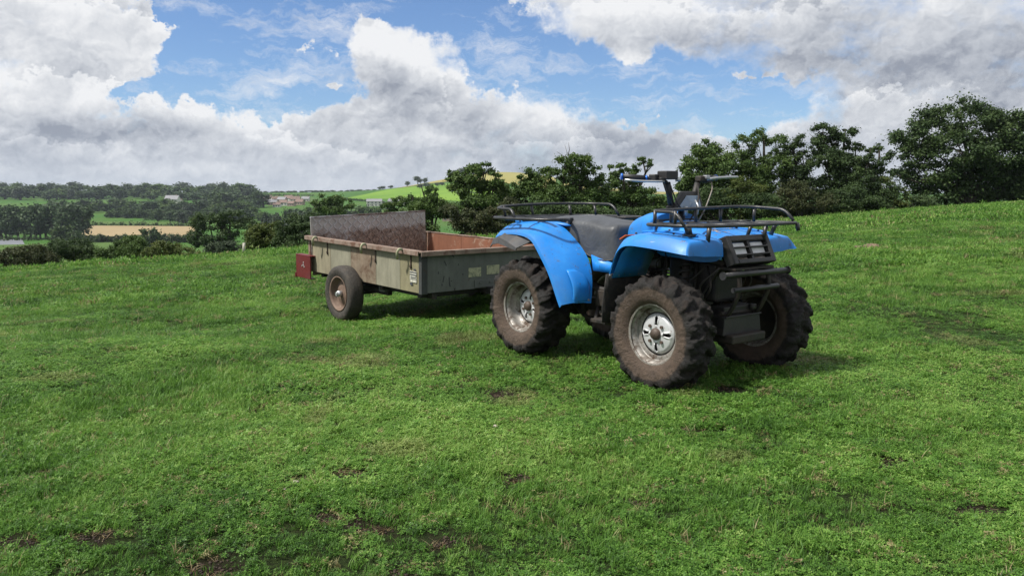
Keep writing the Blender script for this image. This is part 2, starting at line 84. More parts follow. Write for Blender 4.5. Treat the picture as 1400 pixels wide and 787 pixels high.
FAR_TREES = [(0, -782.0, 1134.9, 11.06, 18.02, 'far'), (0, -771.45, 1139.6, 9.8, 12.7, 'far'), (0, -765.55, 1147.7, 11.84, 18.97, 'far'), (0, -743.6, 1128.8, 14.52, 16.17, 'far'), (0, -720.08, 1110.5, 14.51, 14.1, 'far'), (0, -725.83, 1140.6, 15.29, 18.12, 'far'), (0, -712.77, 1134.7, 15.45, 12.46, 'far'), (0, -689.35, 1118.4, 14.61, 19.05, 'far'), (0, -678.44, 1121.6, 9.39, 16.03, 'far'), (0, -664.24, 1118.2, 9.51, 17.03, 'far'), (0, -666.19, 1145.7, 14.35, 15.12, 'far'), (0, -639.41, 1115.8, 15.64, 14.31, 'far'), (0, -624.8, 1110.1, 11.28, 14.49, 'far'), (0, -632.75, 1142.7, 13.0, 14.76, 'far'), (0, -618.79, 1138.2, 15.99, 19.33, 'far'), (0, -611.48, 1140.0, 10.36, 12.63, 'far'), (0, -590.3, 1124.6, 12.12, 12.4, 'far'), (0, -577.96, 1117.2, 9.4, 13.61, 'far'), (0, -580.54, 1147.2, 9.72, 15.02, 'far'), (0, -561.81, 1131.0, 10.78, 13.16, 'far'), (0, -554.46, 1141.9, 10.27, 12.78, 'far'), (0, -526.95, 1113.6, 13.68, 16.41, 'far'), (0, -518.35, 1123.6, 9.67, 16.1, 'far'), (0, -507.49, 1122.7, 14.94, 12.86, 'far'), (0, -505.18, 1137.6, 9.25, 13.61, 'far'), (0, -501.41, 1149.5, 12.69, 15.49, 'far'), (0, -484.85, 1133.8, 10.44, 15.62, 'far'), (0, -465.01, 1112.2, 9.64, 12.42, 'far'), (0, -466.46, 1143.5, 15.53, 17.71, 'far'), (0, -449.42, 1135.2, 10.73, 13.2, 'far'), (0, -431.06, 1116.0, 10.17, 14.27, 'far'), (0, -432.99, 1150.0, 10.39, 19.54, 'far'), (0, -414.25, 1129.5, 11.1, 15.73, 'far'), (0, -402.78, 1126.2, 15.2, 14.97, 'far'), (0, -396.64, 1148.4, 12.01, 16.13, 'far'), (0, -374.3, 1113.6, 14.16, 17.59, 'far'), (0, -364.83, 1124.5, 10.65, 17.71, 'far'), (1, -652.91, 946.4, -0.3, 15.84, 'dark'), (1, -617.25, 908.1, 1.55, 18.08, 'dark'), (1, -609.33, 909.4, -1.47, 17.25, 'dark'), (1, -581.89, 881.2, 1.14, 13.97, 'dark'), (1, -602.71, 926.3, -0.65, 17.56, 'dark'), (1, -585.6, 914.8, 0.51, 17.99, 'dark'), (1, -576.17, 915.0, -0.81, 18.93, 'dark'), (1, -605.94, 977.6, -1.74, 17.54, 'dark'), (1, -547.42, 896.6, -0.73, 19.03, 'dark'), (1, -570.91, 949.1, -0.03, 18.61, 'dark'), (1, -568.93, 958.0, 0.92, 18.29, 'dark'), (1, -551.5, 942.4, -0.4, 17.78, 'dark'), (1, -507.45, 882.8, 3.6, 15.31, 'dark'), (1, -509.89, 901.9, 0.24, 16.98, 'dark'), (1, -517.47, 927.2, 3.29, 13.27, 'dark'), (1, -502.09, 911.7, 3.55, 14.05, 'dark'), (1, -503.87, 926.5, 2.26, 17.3, 'dark'), (1, -483.15, 903.8, -1.18, 12.56, 'dark'), (1, -477.27, 907.9, 2.04, 13.43, 'dark'), (1, -472.42, 917.4, 4.52, 17.15, 'dark'), (1, -474.61, 934.5, 2.55, 17.23, 'dark'), (1, -477.79, 961.9, 2.04, 19.48, 'dark'), (1, -446.47, 916.9, 3.82, 17.01, 'dark'), (1, -466.28, 975.7, -1.81, 18.2, 'dark'), (1, -454.71, 969.3, 4.96, 14.29, 'dark'), (1, -432.89, 941.5, 3.9, 17.71, 'dark'), (1, -412.03, 917.6, 1.91, 14.37, 'dark'), (1, -430.86, 977.2, 2.33, 20.92, 'dark'), (1, -403.92, 939.6, 3.09, 20.26, 'dark'), (1, -387.84, 921.5, 2.66, 19.89, 'dark'), (1, -374.25, 908.6, 1.6, 13.49, 'dark'), (1, -371.76, 924.3, 2.84, 18.49, 'dark'), (1, -345.22, 881.3, 1.23, 14.13, 'dark'), (1, -364.66, 958.2, 3.23, 15.32, 'dark'), (1, -365.2, 978.9, 2.94, 18.25, 'dark'), (1, -344.0, 944.5, 0.76, 18.61, 'dark'), (1, -341.09, 956.0, 2.85, 17.27, 'dark'), (1, -317.04, 909.7, 1.26, 15.94, 'dark'), (1, -324.62, 954.5, 0.85, 13.53, 'dark'), (1, -307.5, 925.6, -1.32, 19.28, 'dark'), (2, -373.1, 641.2, -8.63, 11.05, 'dark'), (2, -398.77, 696.7, -8.73, 12.3, 'dark'), (2, -376.56, 670.8, -7.2, 13.79, 'dark'), (2, -367.58, 663.7, -9.22, 9.56, 'dark'), (2, -377.7, 695.6, -7.72, 11.22, 'dark'), (2, -379.61, 712.9, -6.44, 12.57, 'dark'), (2, -355.74, 679.8, -7.01, 10.26, 'dark'), (2, -362.13, 704.9, -5.98, 11.06, 'dark'), (2, -354.07, 703.3, -8.99, 9.91, 'dark'), (2, -354.45, 718.3, -10.94, 13.92, 'dark'), (2, -343.84, 707.4, -6.77, 13.4, 'dark'), (2, -331.01, 697.0, -6.23, 11.28, 'dark'), (2, -302.59, 652.0, -8.0, 11.17, 'dark'), (2, -314.78, 689.8, -5.7, 10.17, 'dark'), (2, -289.17, 645.8, -5.33, 11.88, 'dark'), (2, -310.85, 710.3, -6.37, 12.26, 'dark'), (2, -295.53, 688.0, -7.9, 14.61, 'dark'), (2, -271.37, 644.5, -8.3, 9.72, 'dark'), (2, -280.0, 680.5, -9.88, 12.41, 'dark'), (2, -265.55, 661.1, -7.85, 10.5, 'dark'), (2, -266.64, 681.4, -6.06, 10.72, 'dark'), (2, -267.59, 698.9, -6.48, 13.61, 'dark'), (2, -241.4, 646.8, -8.2, 9.45, 'dark'), (2, -251.42, 687.5, -6.65, 14.26, 'dark'), (2, -237.62, 665.9, -9.09, 9.4, 'dark'), (2, -223.28, 644.3, -5.75, 13.75, 'dark'), (2, -221.46, 657.8, -5.73, 14.14, 'dark'), (2, -230.61, 705.6, -6.35, 13.25, 'dark'), (3, -271.16, 392.6, -3.37, 8.5, 'poplar'), (3, -271.37, 396.8, -2.99, 9.37, 'poplar'), (3, -276.25, 408.5, -3.77, 9.72, 'poplar'), (3, -269.31, 402.6, -4.01, 9.17, 'poplar'), (3, -257.26, 388.7, -2.69, 6.97, 'poplar'), (3, -269.72, 410.9, -3.91, 9.44, 'poplar'), (3, -259.91, 399.2, -4.65, 8.66, 'poplar'), (3, -256.9, 399.0, -2.94, 6.98, 'poplar'), (3, -252.91, 396.5, -3.53, 9.54, 'poplar'), (3, -248.38, 393.1, -3.26, 6.9, 'poplar'), (3, -245.53, 392.6, -3.69, 6.43, 'poplar'), (3, -244.45, 396.3, -4.71, 8.84, 'poplar'), (3, -243.07, 399.2, -4.77, 6.85, 'poplar'), (3, -236.84, 394.2, -4.12, 8.94, 'poplar'), (3, -232.86, 391.6, -2.7, 7.12, 'poplar'), (3, -234.05, 397.2, -4.8, 7.7, 'poplar'), (3, -232.42, 399.1, -3.33, 9.07, 'poplar'), (3, -224.3, 390.6, -3.15, 8.66, 'poplar'), (3, -228.5, 404.1, -3.71, 10.07, 'poplar'), (3, -217.17, 387.7, -4.25, 7.68, 'poplar'), (3, -222.59, 401.4, -4.9, 8.34, 'poplar'), (3, -212.79, 388.6, -2.77, 9.41, 'poplar'), (3, -222.71, 412.2, -2.97, 7.54, 'poplar'), (3, -212.33, 397.1, -2.83, 7.31, 'poplar'), (4, -413.12, 1282.2, 1.43, 6.7, 'far'), (4, -400.08, 1277.2, -0.15, 8.02, 'far'), (4, -389.48, 1273.4, 0.53, 6.91, 'far'), (4, -390.07, 1306.9, -0.49, 9.91, 'far'), (4, -371.36, 1270.7, -0.25, 8.28, 'far'), (4, -365.9, 1285.1, -0.56, 9.26, 'far'), (4, -353.86, 1282.3, 0.05, 9.62, 'far'), (4, -343.75, 1274.6, 0.53, 6.85, 'far'), (4, -340.59, 1302.8, 0.52, 7.16, 'far'), (4, -327.21, 1279.8, 1.32, 8.13, 'far'), (4, -317.56, 1279.8, 1.4, 9.13, 'far'), (4, -309.95, 1278.0, 0.62, 7.92, 'far'), (4, -304.63, 1286.8, 0.52, 9.37, 'far'), (4, -299.41, 1305.8, -0.69, 9.54, 'far'), (4, -285.57, 1287.7, -1.23, 9.02, 'far'), (4, -276.51, 1299.1, -0.85, 7.65, 'far'), (4, -262.73, 1285.3, 1.16, 6.82, 'far'), (4, -254.03, 1280.5, -0.73, 7.61, 'far'), (4, -250.62, 1300.6, -0.34, 6.76, 'far'), (4, -238.54, 1275.2, 0.38, 9.68, 'far'), (4, -230.63, 1294.5, 0.81, 8.22, 'far'), (4, -219.93, 1283.2, 1.57, 8.73, 'far'), (4, -211.68, 1299.1, 1.28, 8.63, 'far'), (4, -203.71, 1298.4, 0.05, 10.15, 'far'), (4, -189.37, 1274.7, 0.51, 9.88, 'far'), (4, -182.09, 1287.4, 0.08, 9.43, 'far'), (4, -171.25, 1291.3, -1.77, 8.83, 'far'), (4, -165.13, 1302.6, 0.14, 6.86, 'far'), (4, -149.74, 1271.3, -0.38, 8.27, 'far'), (4, -140.3, 1285.7, 0.86, 7.61, 'far'), (4, -133.07, 1292.5, 0.37, 9.41, 'far'), (4, -124.07, 1284.1, 0.75, 10.21, 'far'), (5, -288.16, 774.0, -2.22, 16.65, 'dark'), (5, -281.5, 773.3, -1.32, 13.86, 'dark'), (5, -264.69, 743.9, -2.76, 19.67, 'dark'), (5, -267.97, 771.9, -0.16, 18.75, 'dark'), (5, -256.66, 764.9, -3.44, 16.27, 'dark'), (5, -249.37, 760.5, -1.95, 14.73, 'dark'), (5, -239.57, 752.7, 1.88, 15.53, 'dark'), (5, -234.63, 759.0, -2.74, 16.31, 'dark'), (6, -131.92, 432.6, -9.52, 7.03, 'dark'), (6, -123.51, 421.5, -8.96, 5.94, 'dark'), (6, -120.28, 427.2, -8.45, 5.8, 'dark'), (6, -110.12, 403.5, -7.56, 6.26, 'dark'), (6, -111.68, 428.6, -7.98, 7.64, 'dark'), (6, -107.53, 428.6, -7.43, 7.14, 'dark'), (6, -104.81, 438.3, -9.59, 7.11, 'dark'), (7, -302.83, 604.8, -14.77, 6.42, 'dark'), (7, -298.22, 607.9, -14.03, 8.95, 'dark'), (7, -287.14, 597.9, -13.27, 6.93, 'dark'), (7, -284.68, 603.1, -15.36, 8.67, 'dark'), (7, -275.75, 597.7, -13.5, 7.88, 'dark'), (7, -272.6, 604.3, -14.24, 8.61, 'dark'), (7, -263.78, 596.1, -13.8, 7.65, 'dark'), (7, -255.47, 593.3, -14.52, 8.07, 'dark'), (7, -249.46, 591.3, -14.32, 8.25, 'dark'), (7, -247.86, 604.6, -14.34, 7.12, 'dark'), (8, -205.64, 375.2, -18.85, 3.81, 'dark'), (8, -202.28, 375.7, -18.68, 3.35, 'dark'), (8, -197.84, 372.5, -19.22, 3.61, 'dark'), (8, -195.1, 372.8, -19.31, 4.54, 'dark'), (8, -189.1, 368.5, -18.8, 4.75, 'dark'), (8, -186.03, 370.5, -19.53, 4.43, 'dark'), (8, -181.56, 369.8, -19.23, 4.78, 'dark'), (8, -177.68, 368.8, -18.33, 3.52, 'dark'), (8, -175.23, 369.2, -19.06, 3.43, 'dark'), (8, -173.61, 373.9, -19.66, 4.76, 'dark'), (8, -170.53, 375.4, -19.98, 4.45, 'dark'), (8, -163.31, 368.8, -18.18, 3.35, 'dark'), (8, -161.42, 371.0, -18.89, 4.5, 'dark'), (8, -156.62, 368.7, -18.67, 4.22, 'dark'), (8, -153.59, 368.9, -19.01, 3.92, 'dark'), (8, -151.17, 372.0, -19.8, 5.0, 'dark'), (9, -146.17, 535.6, -9.51, 6.4, 'dark'), (9, -136.96, 518.7, -8.14, 7.51, 'dark'), (9, -128.65, 512.9, -7.86, 6.72, 'dark'), (9, -128.36, 537.3, -9.12, 6.42, 'dark'), (9, -123.78, 540.9, -9.02, 5.69, 'dark'), (9, -110.12, 504.3, -8.74, 5.38, 'dark'), (9, -103.46, 495.8, -8.06, 7.89, 'dark'), (9, -101.41, 513.2, -9.66, 5.53, 'dark'), (9, -100.92, 538.6, -7.47, 7.89, 'dark'), (9, -87.02, 491.0, -7.37, 6.32, 'dark'), (9, -86.98, 521.0, -7.33, 5.99, 'dark'), (10, -245.63, 556.6, -11.15, 6.82, 'mid'), (10, -254.49, 587.3, -12.74, 8.83, 'mid'), (10, -235.98, 553.6, -12.32, 8.06, 'mid'), (10, -243.42, 584.1, -12.49, 9.28, 'mid'), (10, -217.76, 531.4, -11.75, 7.66, 'mid'), (10, -231.25, 579.5, -13.52, 8.22, 'mid'), (10, -223.03, 575.4, -13.32, 7.29, 'mid'), (10, -209.51, 555.3, -13.14, 10.13, 'mid'), (10, -205.03, 555.3, -10.32, 8.21, 'mid'), (10, -205.8, 570.0, -10.01, 7.3, 'mid'), (10, -188.25, 534.4, -10.32, 9.41, 'mid'), (10, -184.9, 541.8, -9.05, 9.29, 'mid'), (10, -186.83, 565.9, -9.98, 7.5, 'mid'), (10, -187.06, 586.3, -9.93, 7.57, 'mid'), (10, -169.54, 546.0, -12.04, 7.73, 'mid'), (11, -185.04, 330.0, -11.64, 7.84, 'dark'), (11, -177.99, 325.0, -14.4, 5.35, 'dark'), (11, -135.46, 300.0, -11.57, 6.58, 'dark'), (12, -129.07, 1105.0, 22.4, 9.09, 'far'), (12, -120.09, 1105.0, 20.41, 7.07, 'far'), (12, -145.13, 1120.0, 15.65, 6.14, 'far'), (12, -104.81, 980.0, 12.07, 8.96, 'far'), (12, -91.08, 985.0, 10.35, 5.4, 'far'), (12, -85.72, 985.0, 10.35, 5.4, 'far'), (12, -112.51, 985.0, 10.35, 5.4, 'far'), (12, -79.61, 1100.0, 31.17, 14.08, 'far'), (12, -67.66, 1100.0, 32.16, 14.08, 'far'), (12, -54.74, 1100.0, 30.19, 16.09, 'far'), (12, -187.84, 1170.0, 6.83, 6.42, 'far'), (12, -174.64, 1160.0, 7.83, 6.36, 'far'), (12, -193.75, 1180.0, 5.82, 5.39, 'far')]
HOUSES = [(-281.31, 900.0, 9.3, 'w'), (-270.16, 890.0, 10.2, 'b'), (-258.29, 880.0, 9.0, 'w'), (-245.47, 860.0, 8.8, 'b'), (-243.93, 880.0, 10.1, 'w'), (-228.73, 850.0, 9.7, 'w'), (-238.63, 800.0, 8.2, 'b'), (-224.2, 790.0, 8.1, 'w'), (-210.98, 800.0, 8.2, 'b'), (-225.56, 880.0, 8.0, 'w'), (-275.18, 860.0, 7.9, 'b'), (-221.98, 760.0, 6.9, 'w'), (-345.79, 820.0, 13.1, 'w'), (-343.9, 830.0, 7.6, 'w'), (-213.63, 780.0, 7.1, 'b')]
SOIL_PATCHES = [(-0.99, 3.35, 0.067), (-1.85, 3.0, 0.071), (-0.61, 2.88, 0.05), (-0.79, 2.59, 0.044), (-0.76, 2.84, 0.04), (-0.47, 2.46, 0.078), (-0.62, 2.5, 0.049), (-0.08, 4.23, 0.081), (1.56, 2.59, 0.059), (1.53, 3.07, 0.061), (1.13, 4.18, 0.065), (0.76, 3.5, 0.062), (-0.77, 3.55, 0.052), (-0.85, 2.17, 0.058), (-0.2, 2.36, 0.039), (-1.54, 2.33, 0.058), (0.76, 3.86, 0.053), (2.07, 3.5, 0.031), (0.01, 2.9, 0.045), (1.61, 5.59, 0.116), (-0.26, 4.71, 0.067), (-1.28, 3.84, 0.074), (0.18, 3.8, 0.042), (0.44, 2.72, 0.03), (-1.3, 2.38, 0.039), (-0.32, 2.12, 0.048), (1.24, 2.65, 0.025)]
FIELDS = {'stubble_field': [(-211.2, 388.4), (-152.6, 382.7), (-196.7, 500.4), (-272.5, 508.1)], 'green_field_1': [(-282.7, 516.6), (-199.1, 507.7), (-214.9, 548.2), (-301.5, 562.5)], 'green_field_2': [(-178.0, 255.3), (-121.6, 265.2), (-178.9, 372.6), (-239.7, 344.6)], 'track': [(-236.6, 340.2), (-215.5, 353.7), (-237.9, 388.5), (-266.2, 383.1)], 'green_field_3': [(-165.0, 535.3), (-135.9, 573.4), (-168.2, 711.0), (-186.8, 666.2)], 'green_field_4': [(-323.7, 918.1), (-207.0, 843.4), (-244.8, 998.3), (-374.9, 1080.8)], 'green_field_5': [(-295.2, 648.3), (-185.8, 582.5), (-208.1, 643.9), (-319.0, 708.1)], 'green_field_6': [(-144.5, 587.4), (-76.4, 598.6), (-93.5, 733.9), (-172.2, 700.6)], 'hill_field': [(-195.7, 904.9), (0.0, 752.2), (-8.2, 902.6), (-172.4, 1118.0)], 'golden_field': [(-163.9, 1115.0), (48.6, 893.1), (61.1, 1125.3), (-129.4, 1142.6)], 'golden_field_2': [(48.6, 893.1), (237.3, 1089.1), (250.3, 1200.1), (64.1, 1011.1)]}
HEDGES = [[(-282.7, 516.6), (-238.0, 506.6), (-196.3, 500.5)], [(-196.0, 372.8), (-175.0, 383.0), (-147.0, 372.1)], [(-327.6, 720.1), (-264.1, 690.8), (-208.5, 654.4)], [(-261.4, 573.6), (-178.4, 551.4)], [(-310.4, 898.9), (-262.0, 878.8)], [(-180.2, 733.6), (-100.0, 708.6)], [(-383.4, 1111.3), (-257.7, 1050.8)], [(-207.8, 933.3), (-130.6, 797.8), (-96.7, 759.9)], [(-311.2, 621.2), (-225.7, 565.2)], [(-241.9, 378.0), (-220.2, 388.5)], [(-69.2, 897.5), (-30.9, 852.2)]]

# ------------------------------------------------------------------ sky (directions in degrees: azimuth from +Y, elevation)
def build_world():
    w = bpy.data.worlds.new('World'); SC.world = w; w.use_nodes = True
    nt = w.node_tree; nt.nodes.clear()
    N = nt.nodes.new; L = nt.links.new
    def M(op, a, b=None, c=None, clamp=False):
        n = N('ShaderNodeMath'); n.operation = op; n.use_clamp = clamp
        for i, v in enumerate((a, b, c)):
            if v is None: continue
            if isinstance(v, (int, float)): n.inputs[i].default_value = v
            else: L(v, n.inputs[i])
        return n.outputs[0]
    tc = N('ShaderNodeTexCoord')
    sep = N('ShaderNodeSeparateXYZ'); L(tc.outputs['Generated'], sep.inputs[0])
    X, Y, Z = sep.outputs
    az = M('MULTIPLY', M('ARCTAN2', X, Y), 57.2958)
    el = M('MULTIPLY', M('ARCSINE', Z), 57.2958)
    comb = N('ShaderNodeCombineXYZ'); L(az, comb.inputs[0]); L(el, comb.inputs[1])
    P = comb.outputs[0]
    def noise(vec, scale, detail, rough=0.55, sx=1, sy=1, off=0, color=False, dist=0.0):
        mp = N('ShaderNodeMapping'); mp.inputs['Scale'].default_value = (sx, sy, 1); mp.inputs['Location'].default_value = (off, off * .7, off)
        L(vec, mp.inputs[0])
        n = N('ShaderNodeTexNoise'); n.inputs['Scale'].default_value = scale; n.inputs['Detail'].default_value = detail
        n.inputs['Roughness'].default_value = rough; n.inputs['Distortion'].default_value = dist
        L(mp.outputs[0], n.inputs['Vector'])
        return n.outputs['Color' if color else 'Fac']
    def vadd(vec, col, amt):
        a = N('ShaderNodeVectorMath'); a.operation = 'SUBTRACT'; L(col, a.inputs[0]); a.inputs[1].default_value = (.5, .5, .5)
        s = N('ShaderNodeVectorMath'); s.operation = 'SCALE'; L(a.outputs[0], s.inputs[0]); s.inputs['Scale'].default_value = amt
        b = N('ShaderNodeVectorMath'); b.operation = 'ADD'; L(vec, b.inputs[0]); L(s.outputs[0], b.inputs[1])
        return b.outputs[0]
    W = vadd(P, noise(P, .22, 6, .62, color=True, off=3), 5.2)
    W = vadd(W, noise(P, .9, 5, .6, color=True, off=9), 1.3)
    W2 = vadd(P, noise(P, .3, 5, .6, color=True, off=21), 5.0)
    Wf = vadd(P, noise(P, .8, 5, .6, color=True, off=33), 1.6)
    Wc = vadd(P, noise(P, .45, 6, .6, color=True, off=53), 2.6)
    def field(vec, ells, clampmax=1.0):
        tot = None
        for (a, e, rx, ry, rot, st) in ells:
            mp = N('ShaderNodeMapping'); mp.vector_type = 'TEXTURE'
            mp.inputs['Location'].default_value = (a, e, 0)
            mp.inputs['Rotation'].default_value = (0, 0, R(rot))
            mp.inputs['Scale'].default_value = (rx, ry, 1)
            L(vec, mp.inputs[0])
            d = N('ShaderNodeVectorMath'); d.operation = 'LENGTH'; L(mp.outputs[0], d.inputs[0])
            q = M('POWER', 2.718, M('MULTIPLY', M('MULTIPLY', d.outputs['Value'], d.outputs['Value']), -0.9))
            q = M('MULTIPLY', q, st)
            tot = q if tot is None else M('ADD', tot, q)
        return M('MINIMUM', tot, clampmax)
    gap = field(W, BLUE_GAPS, 1.3)
    bright = field(W2, BRIGHT_CLOUD, 1.2)
    grey = field(W2, GREY_CLOUD, 1.1)
    n_big = noise(P, .055, 7, .58, sy=1.7, off=5)
    n_mid = noise(P, .30, 8, .62, sy=1.5, off=12, dist=.4)
    n_fine = noise(P, 1.1, 8, .66, sy=1.25, off=31, dist=.3)
    # coverage
    cov = M('ADD', M('MULTIPLY', n_big, 1.0), M('MULTIPLY', n_mid, .70))
    cov = M('ADD', cov, M('MULTIPLY', n_fine, .34))
    cov = M('SUBTRACT', cov, .185)
    cov = M('SUBTRACT', cov, M('MULTIPLY', gap, 1.5))
    cov = M('ADD', cov, M('MULTIPLY', bright, .16))
    wisp = field(Wf, WISPS, 1.2)
    wisp = M('MULTIPLY', wisp, M('ADD', .25, M('MULTIPLY', n_fine, 1.2)))
    cov = M('ADD', cov, M('MULTIPLY', wisp, 1.5))
    hzn = N('ShaderNodeMapRange'); hzn.interpolation_type = 'SMOOTHSTEP'; L(el, hzn.inputs['Value'])
    hzn.inputs['From Min'].default_value = 5.5; hzn.inputs['From Max'].default_value = -.5
    cov = M('ADD', cov, M('MULTIPLY', hzn.outputs[0], .22))
    soft = noise(P, .16, 4, .5, sy=1.6, off=77)
    width = M('ADD', .25, M('MULTIPLY', M('MAXIMUM', M('SUBTRACT', soft, .42), 0), 1.5))
    alpha = M('DIVIDE', M('SUBTRACT', cov, .42), width, clamp=True)
    alpha = M('MULTIPLY', M('MULTIPLY', alpha, alpha), M('SUBTRACT', 3.0, M('MULTIPLY', alpha, 2.0)))
    veil = noise(vadd(P, noise(P, .5, 4, .6, color=True, off=203), 2.0), .28, 8, .68, sx=.55, sy=2.0, off=190)
    veil = M('MULTIPLY', M('MAXIMUM', M('SUBTRACT', veil, .49), 0), 4.2, clamp=True)
    alpha = M('MAXIMUM', alpha, M('MULTIPLY', veil, .75))
    thick = N('ShaderNodeMapRange'); thick.interpolation_type = 'SMOOTHSTEP'; L(cov, thick.inputs['Value'])
    thick.inputs['From Min'].default_value = .55; thick.inputs['From Max'].default_value = 1.15
    # cloud tone: forms lit from the upper left, at three sizes
    def lit(vec, scale, detail, off, sh, sy=1.4, rough=.5):
        q0 = noise(vec, scale, detail, rough, sy=sy, off=off)
        pu = N('ShaderNodeVectorMath'); pu.operation = 'ADD'; L(vec, pu.inputs[0]); pu.inputs[1].default_value = (-sh * .7, sh, 0)
        return M('SUBTRACT', q0, noise(pu.outputs[0], scale, detail, rough, sy=sy, off=off))
    Wb = vadd(P, noise(P, .5, 5, .55, color=True, off=44), 2.4)
    Wb = vadd(Wb, noise(P, 2.2, 4, .6, color=True, off=47), .45)
    def puff(scale, off, sh):
        mp = N('ShaderNodeMapping'); mp.inputs['Scale'].default_value = (1, 1.3, 1); mp.inputs['Location'].default_value = (off, off, 0)
        L(Wb, mp.inputs[0]); r = []
        for d in ((0, 0, 0), (-sh * .7, sh, 0)):
            pu = N('ShaderNodeVectorMath'); pu.operation = 'ADD'; L(mp.outputs[0], pu.inputs[0]); pu.inputs[1].default_value = d
            v = N('ShaderNodeTexVoronoi'); v.feature = 'SMOOTH_F1'; v.inputs['Scale'].default_value = scale; v.inputs['Smoothness'].default_value = .8
            L(pu.outputs[0], v.inputs['Vector']); r.append(v.outputs['Distance'])
        return M('SUBTRACT', r[1], r[0])
    tone = M('ADD', .70, M('MULTIPLY', lit(P, .10, 3, 61, 2.2, sy=1.5), .75))
    tone = M('ADD', tone, M('MULTIPLY', lit(Wb, .26, 4, 71, 1.0), .55))
    tone = M('ADD', tone, M('MULTIPLY', lit(Wb, 1.1, 7, 81, .3, rough=.62), .42))
    tone = M('ADD', tone, M('MULTIPLY', puff(.24, 3, 1.0), .34))
    tone = M('ADD', tone, M('MULTIPLY', puff(.62, 8, .42), .32))
    tone = M('ADD', tone, M('MULTIPLY', puff(1.5, 15, .2), .13))
    tone = M('ADD', tone, M('MULTIPLY', bright, .30))
    tone = M('SUBTRACT', tone, M('MULTIPLY', grey, .26))
    tone = M('ADD', tone, M('MULTIPLY', gap, .16))
    tone = M('ADD', tone, M('MULTIPLY', M('SUBTRACT', 1.0, alpha), .12))
    tone = M('SUBTRACT', tone, M('MULTIPLY', thick.outputs[0], .10))
    tone = M('ADD', tone, M('MULTIPLY', M('SUBTRACT', n_big, .5), .15))
    # cumulus banks, back to front: bright billowed tops over shaded bases
    n_w = noise(P, .55, 7, .62, sy=1.2, off=120)
    n_w2 = noise(P, 1.9, 5, .6, sy=1.2, off=140)
    for (a, e, rx, ry, rot, st) in CLOUD_BANKS:
        mp = N('ShaderNodeMapping'); mp.vector_type = 'TEXTURE'
        mp.inputs['Location'].default_value = (a, e, 0); mp.inputs['Rotation'].default_value = (0, 0, R(rot)); mp.inputs['Scale'].default_value = (rx, ry, 1)
        L(Wc, mp.inputs[0])
        d = N('ShaderNodeVectorMath'); d.operation = 'LENGTH'; L(mp.outputs[0], d.inputs[0])
        sp = N('ShaderNodeSeparateXYZ'); L(mp.outputs[0], sp.inputs[0])
        q = M('ADD', d.outputs['Value'], M('MULTIPLY', M('SUBTRACT', n_w, .5), 1.5)); q = M('ADD', q, M('MULTIPLY', M('SUBTRACT', n_w2, .5), .45))
        # crisp on top, dissolving below
        wid = M('ADD', .10, M('MULTIPLY', M('MAXIMUM', M('SUBTRACT', .25, sp.outputs[1]), 0), .9))
        m_ = M('DIVIDE', M('SUBTRACT', 1.0, q), wid, clamp=True); m_ = M('MULTIPLY', m_, st)
        sh_ = M('ADD', M('ADD', .60, M('MULTIPLY', sp.outputs[1], .34)), M('MULTIPLY', M('SUBTRACT', tone, .64), .85))
        sh_ = M('ADD', sh_, M('MULTIPLY', M('MULTIPLY', M('POWER', M('MINIMUM', M('MAXIMUM', q, 0), 1.0), 6.0), M('MAXIMUM', sp.outputs[1], 0)), .22))
        tone = M('ADD', M('MULTIPLY', tone, M('SUBTRACT', 1.0, m_)), M('MULTIPLY', sh_, m_))
    streak = noise(P, .35, 5, .55, sx=.35, sy=2.6, off=91)
    tone = M('ADD', tone, M('MULTIPLY', M('MULTIPLY', M('SUBTRACT', streak, .5), hzn.outputs[0]), .16))
    ramp = N('ShaderNodeValToRGB'); L(tone, ramp.inputs[0])
    cr = ramp.color_ramp; cr.elements[0].position = .22; cr.elements[0].color = (.30, .33, .395, 1)
    cr.elements[1].position = .98; cr.elements[1].color = (.86, .87, .89, 1)
    e = cr.elements.new(.42); e.color = (.45, .48, .54, 1)
    e = cr.elements.new(.66); e.color = (.63, .655, .70, 1)
    sky = N('ShaderNodeTexSky'); sky.sky_type = 'NISHITA'; sky.sun_disc = False
    sky.sun_elevation = sun_el; sky.sun_rotation = sun_az
    sky.altitude = 200; sky.air_density = 1.0; sky.dust_density = .25; sky.ozone_density = 3.0
    tn = N('ShaderNodeMix'); tn.data_type = 'RGBA'; tn.blend_type = 'MULTIPLY'; tn.inputs[0].default_value = 1; L(sky.outputs[0], tn.inputs[6]); tn.inputs[7].default_value = (.80, .92, 1.12, 1)
    bg1 = N('ShaderNodeBackground'); L(tn.outputs[2], bg1.inputs[0]); bg1.inputs[1].default_value = SKY_STRENGTH
    hm = N('ShaderNodeMix'); hm.data_type = 'RGBA'; L(M('MULTIPLY', hzn.outputs[0], .38), hm.inputs[0]); L(ramp.outputs[0], hm.inputs[6]); hm.inputs[7].default_value = (.44, .51, .63, 1)
    bg2 = N('ShaderNodeBackground'); L(hm.outputs[2], bg2.inputs[0]); bg2.inputs[1].default_value = CLOUD_STRENGTH
    mix = N('ShaderNodeMixShader'); L(alpha, mix.inputs[0]); L(bg1.outputs[0], mix.inputs[1]); L(bg2.outputs[0], mix.inputs[2])
    out = N('ShaderNodeOutputWorld'); L(mix.outputs[0], out.inputs[0])
SKY_STRENGTH = 0.09
CLOUD_STRENGTH = 0.83
build_world()

# ------------------------------------------------------------------ helpers
def tag(o, label=None, cat=None, group=None, kind=None):
    if label: o['label'] = label
    if cat: o['category'] = cat
    if group: o['group'] = group
    if kind: o['kind'] = kind
    return o

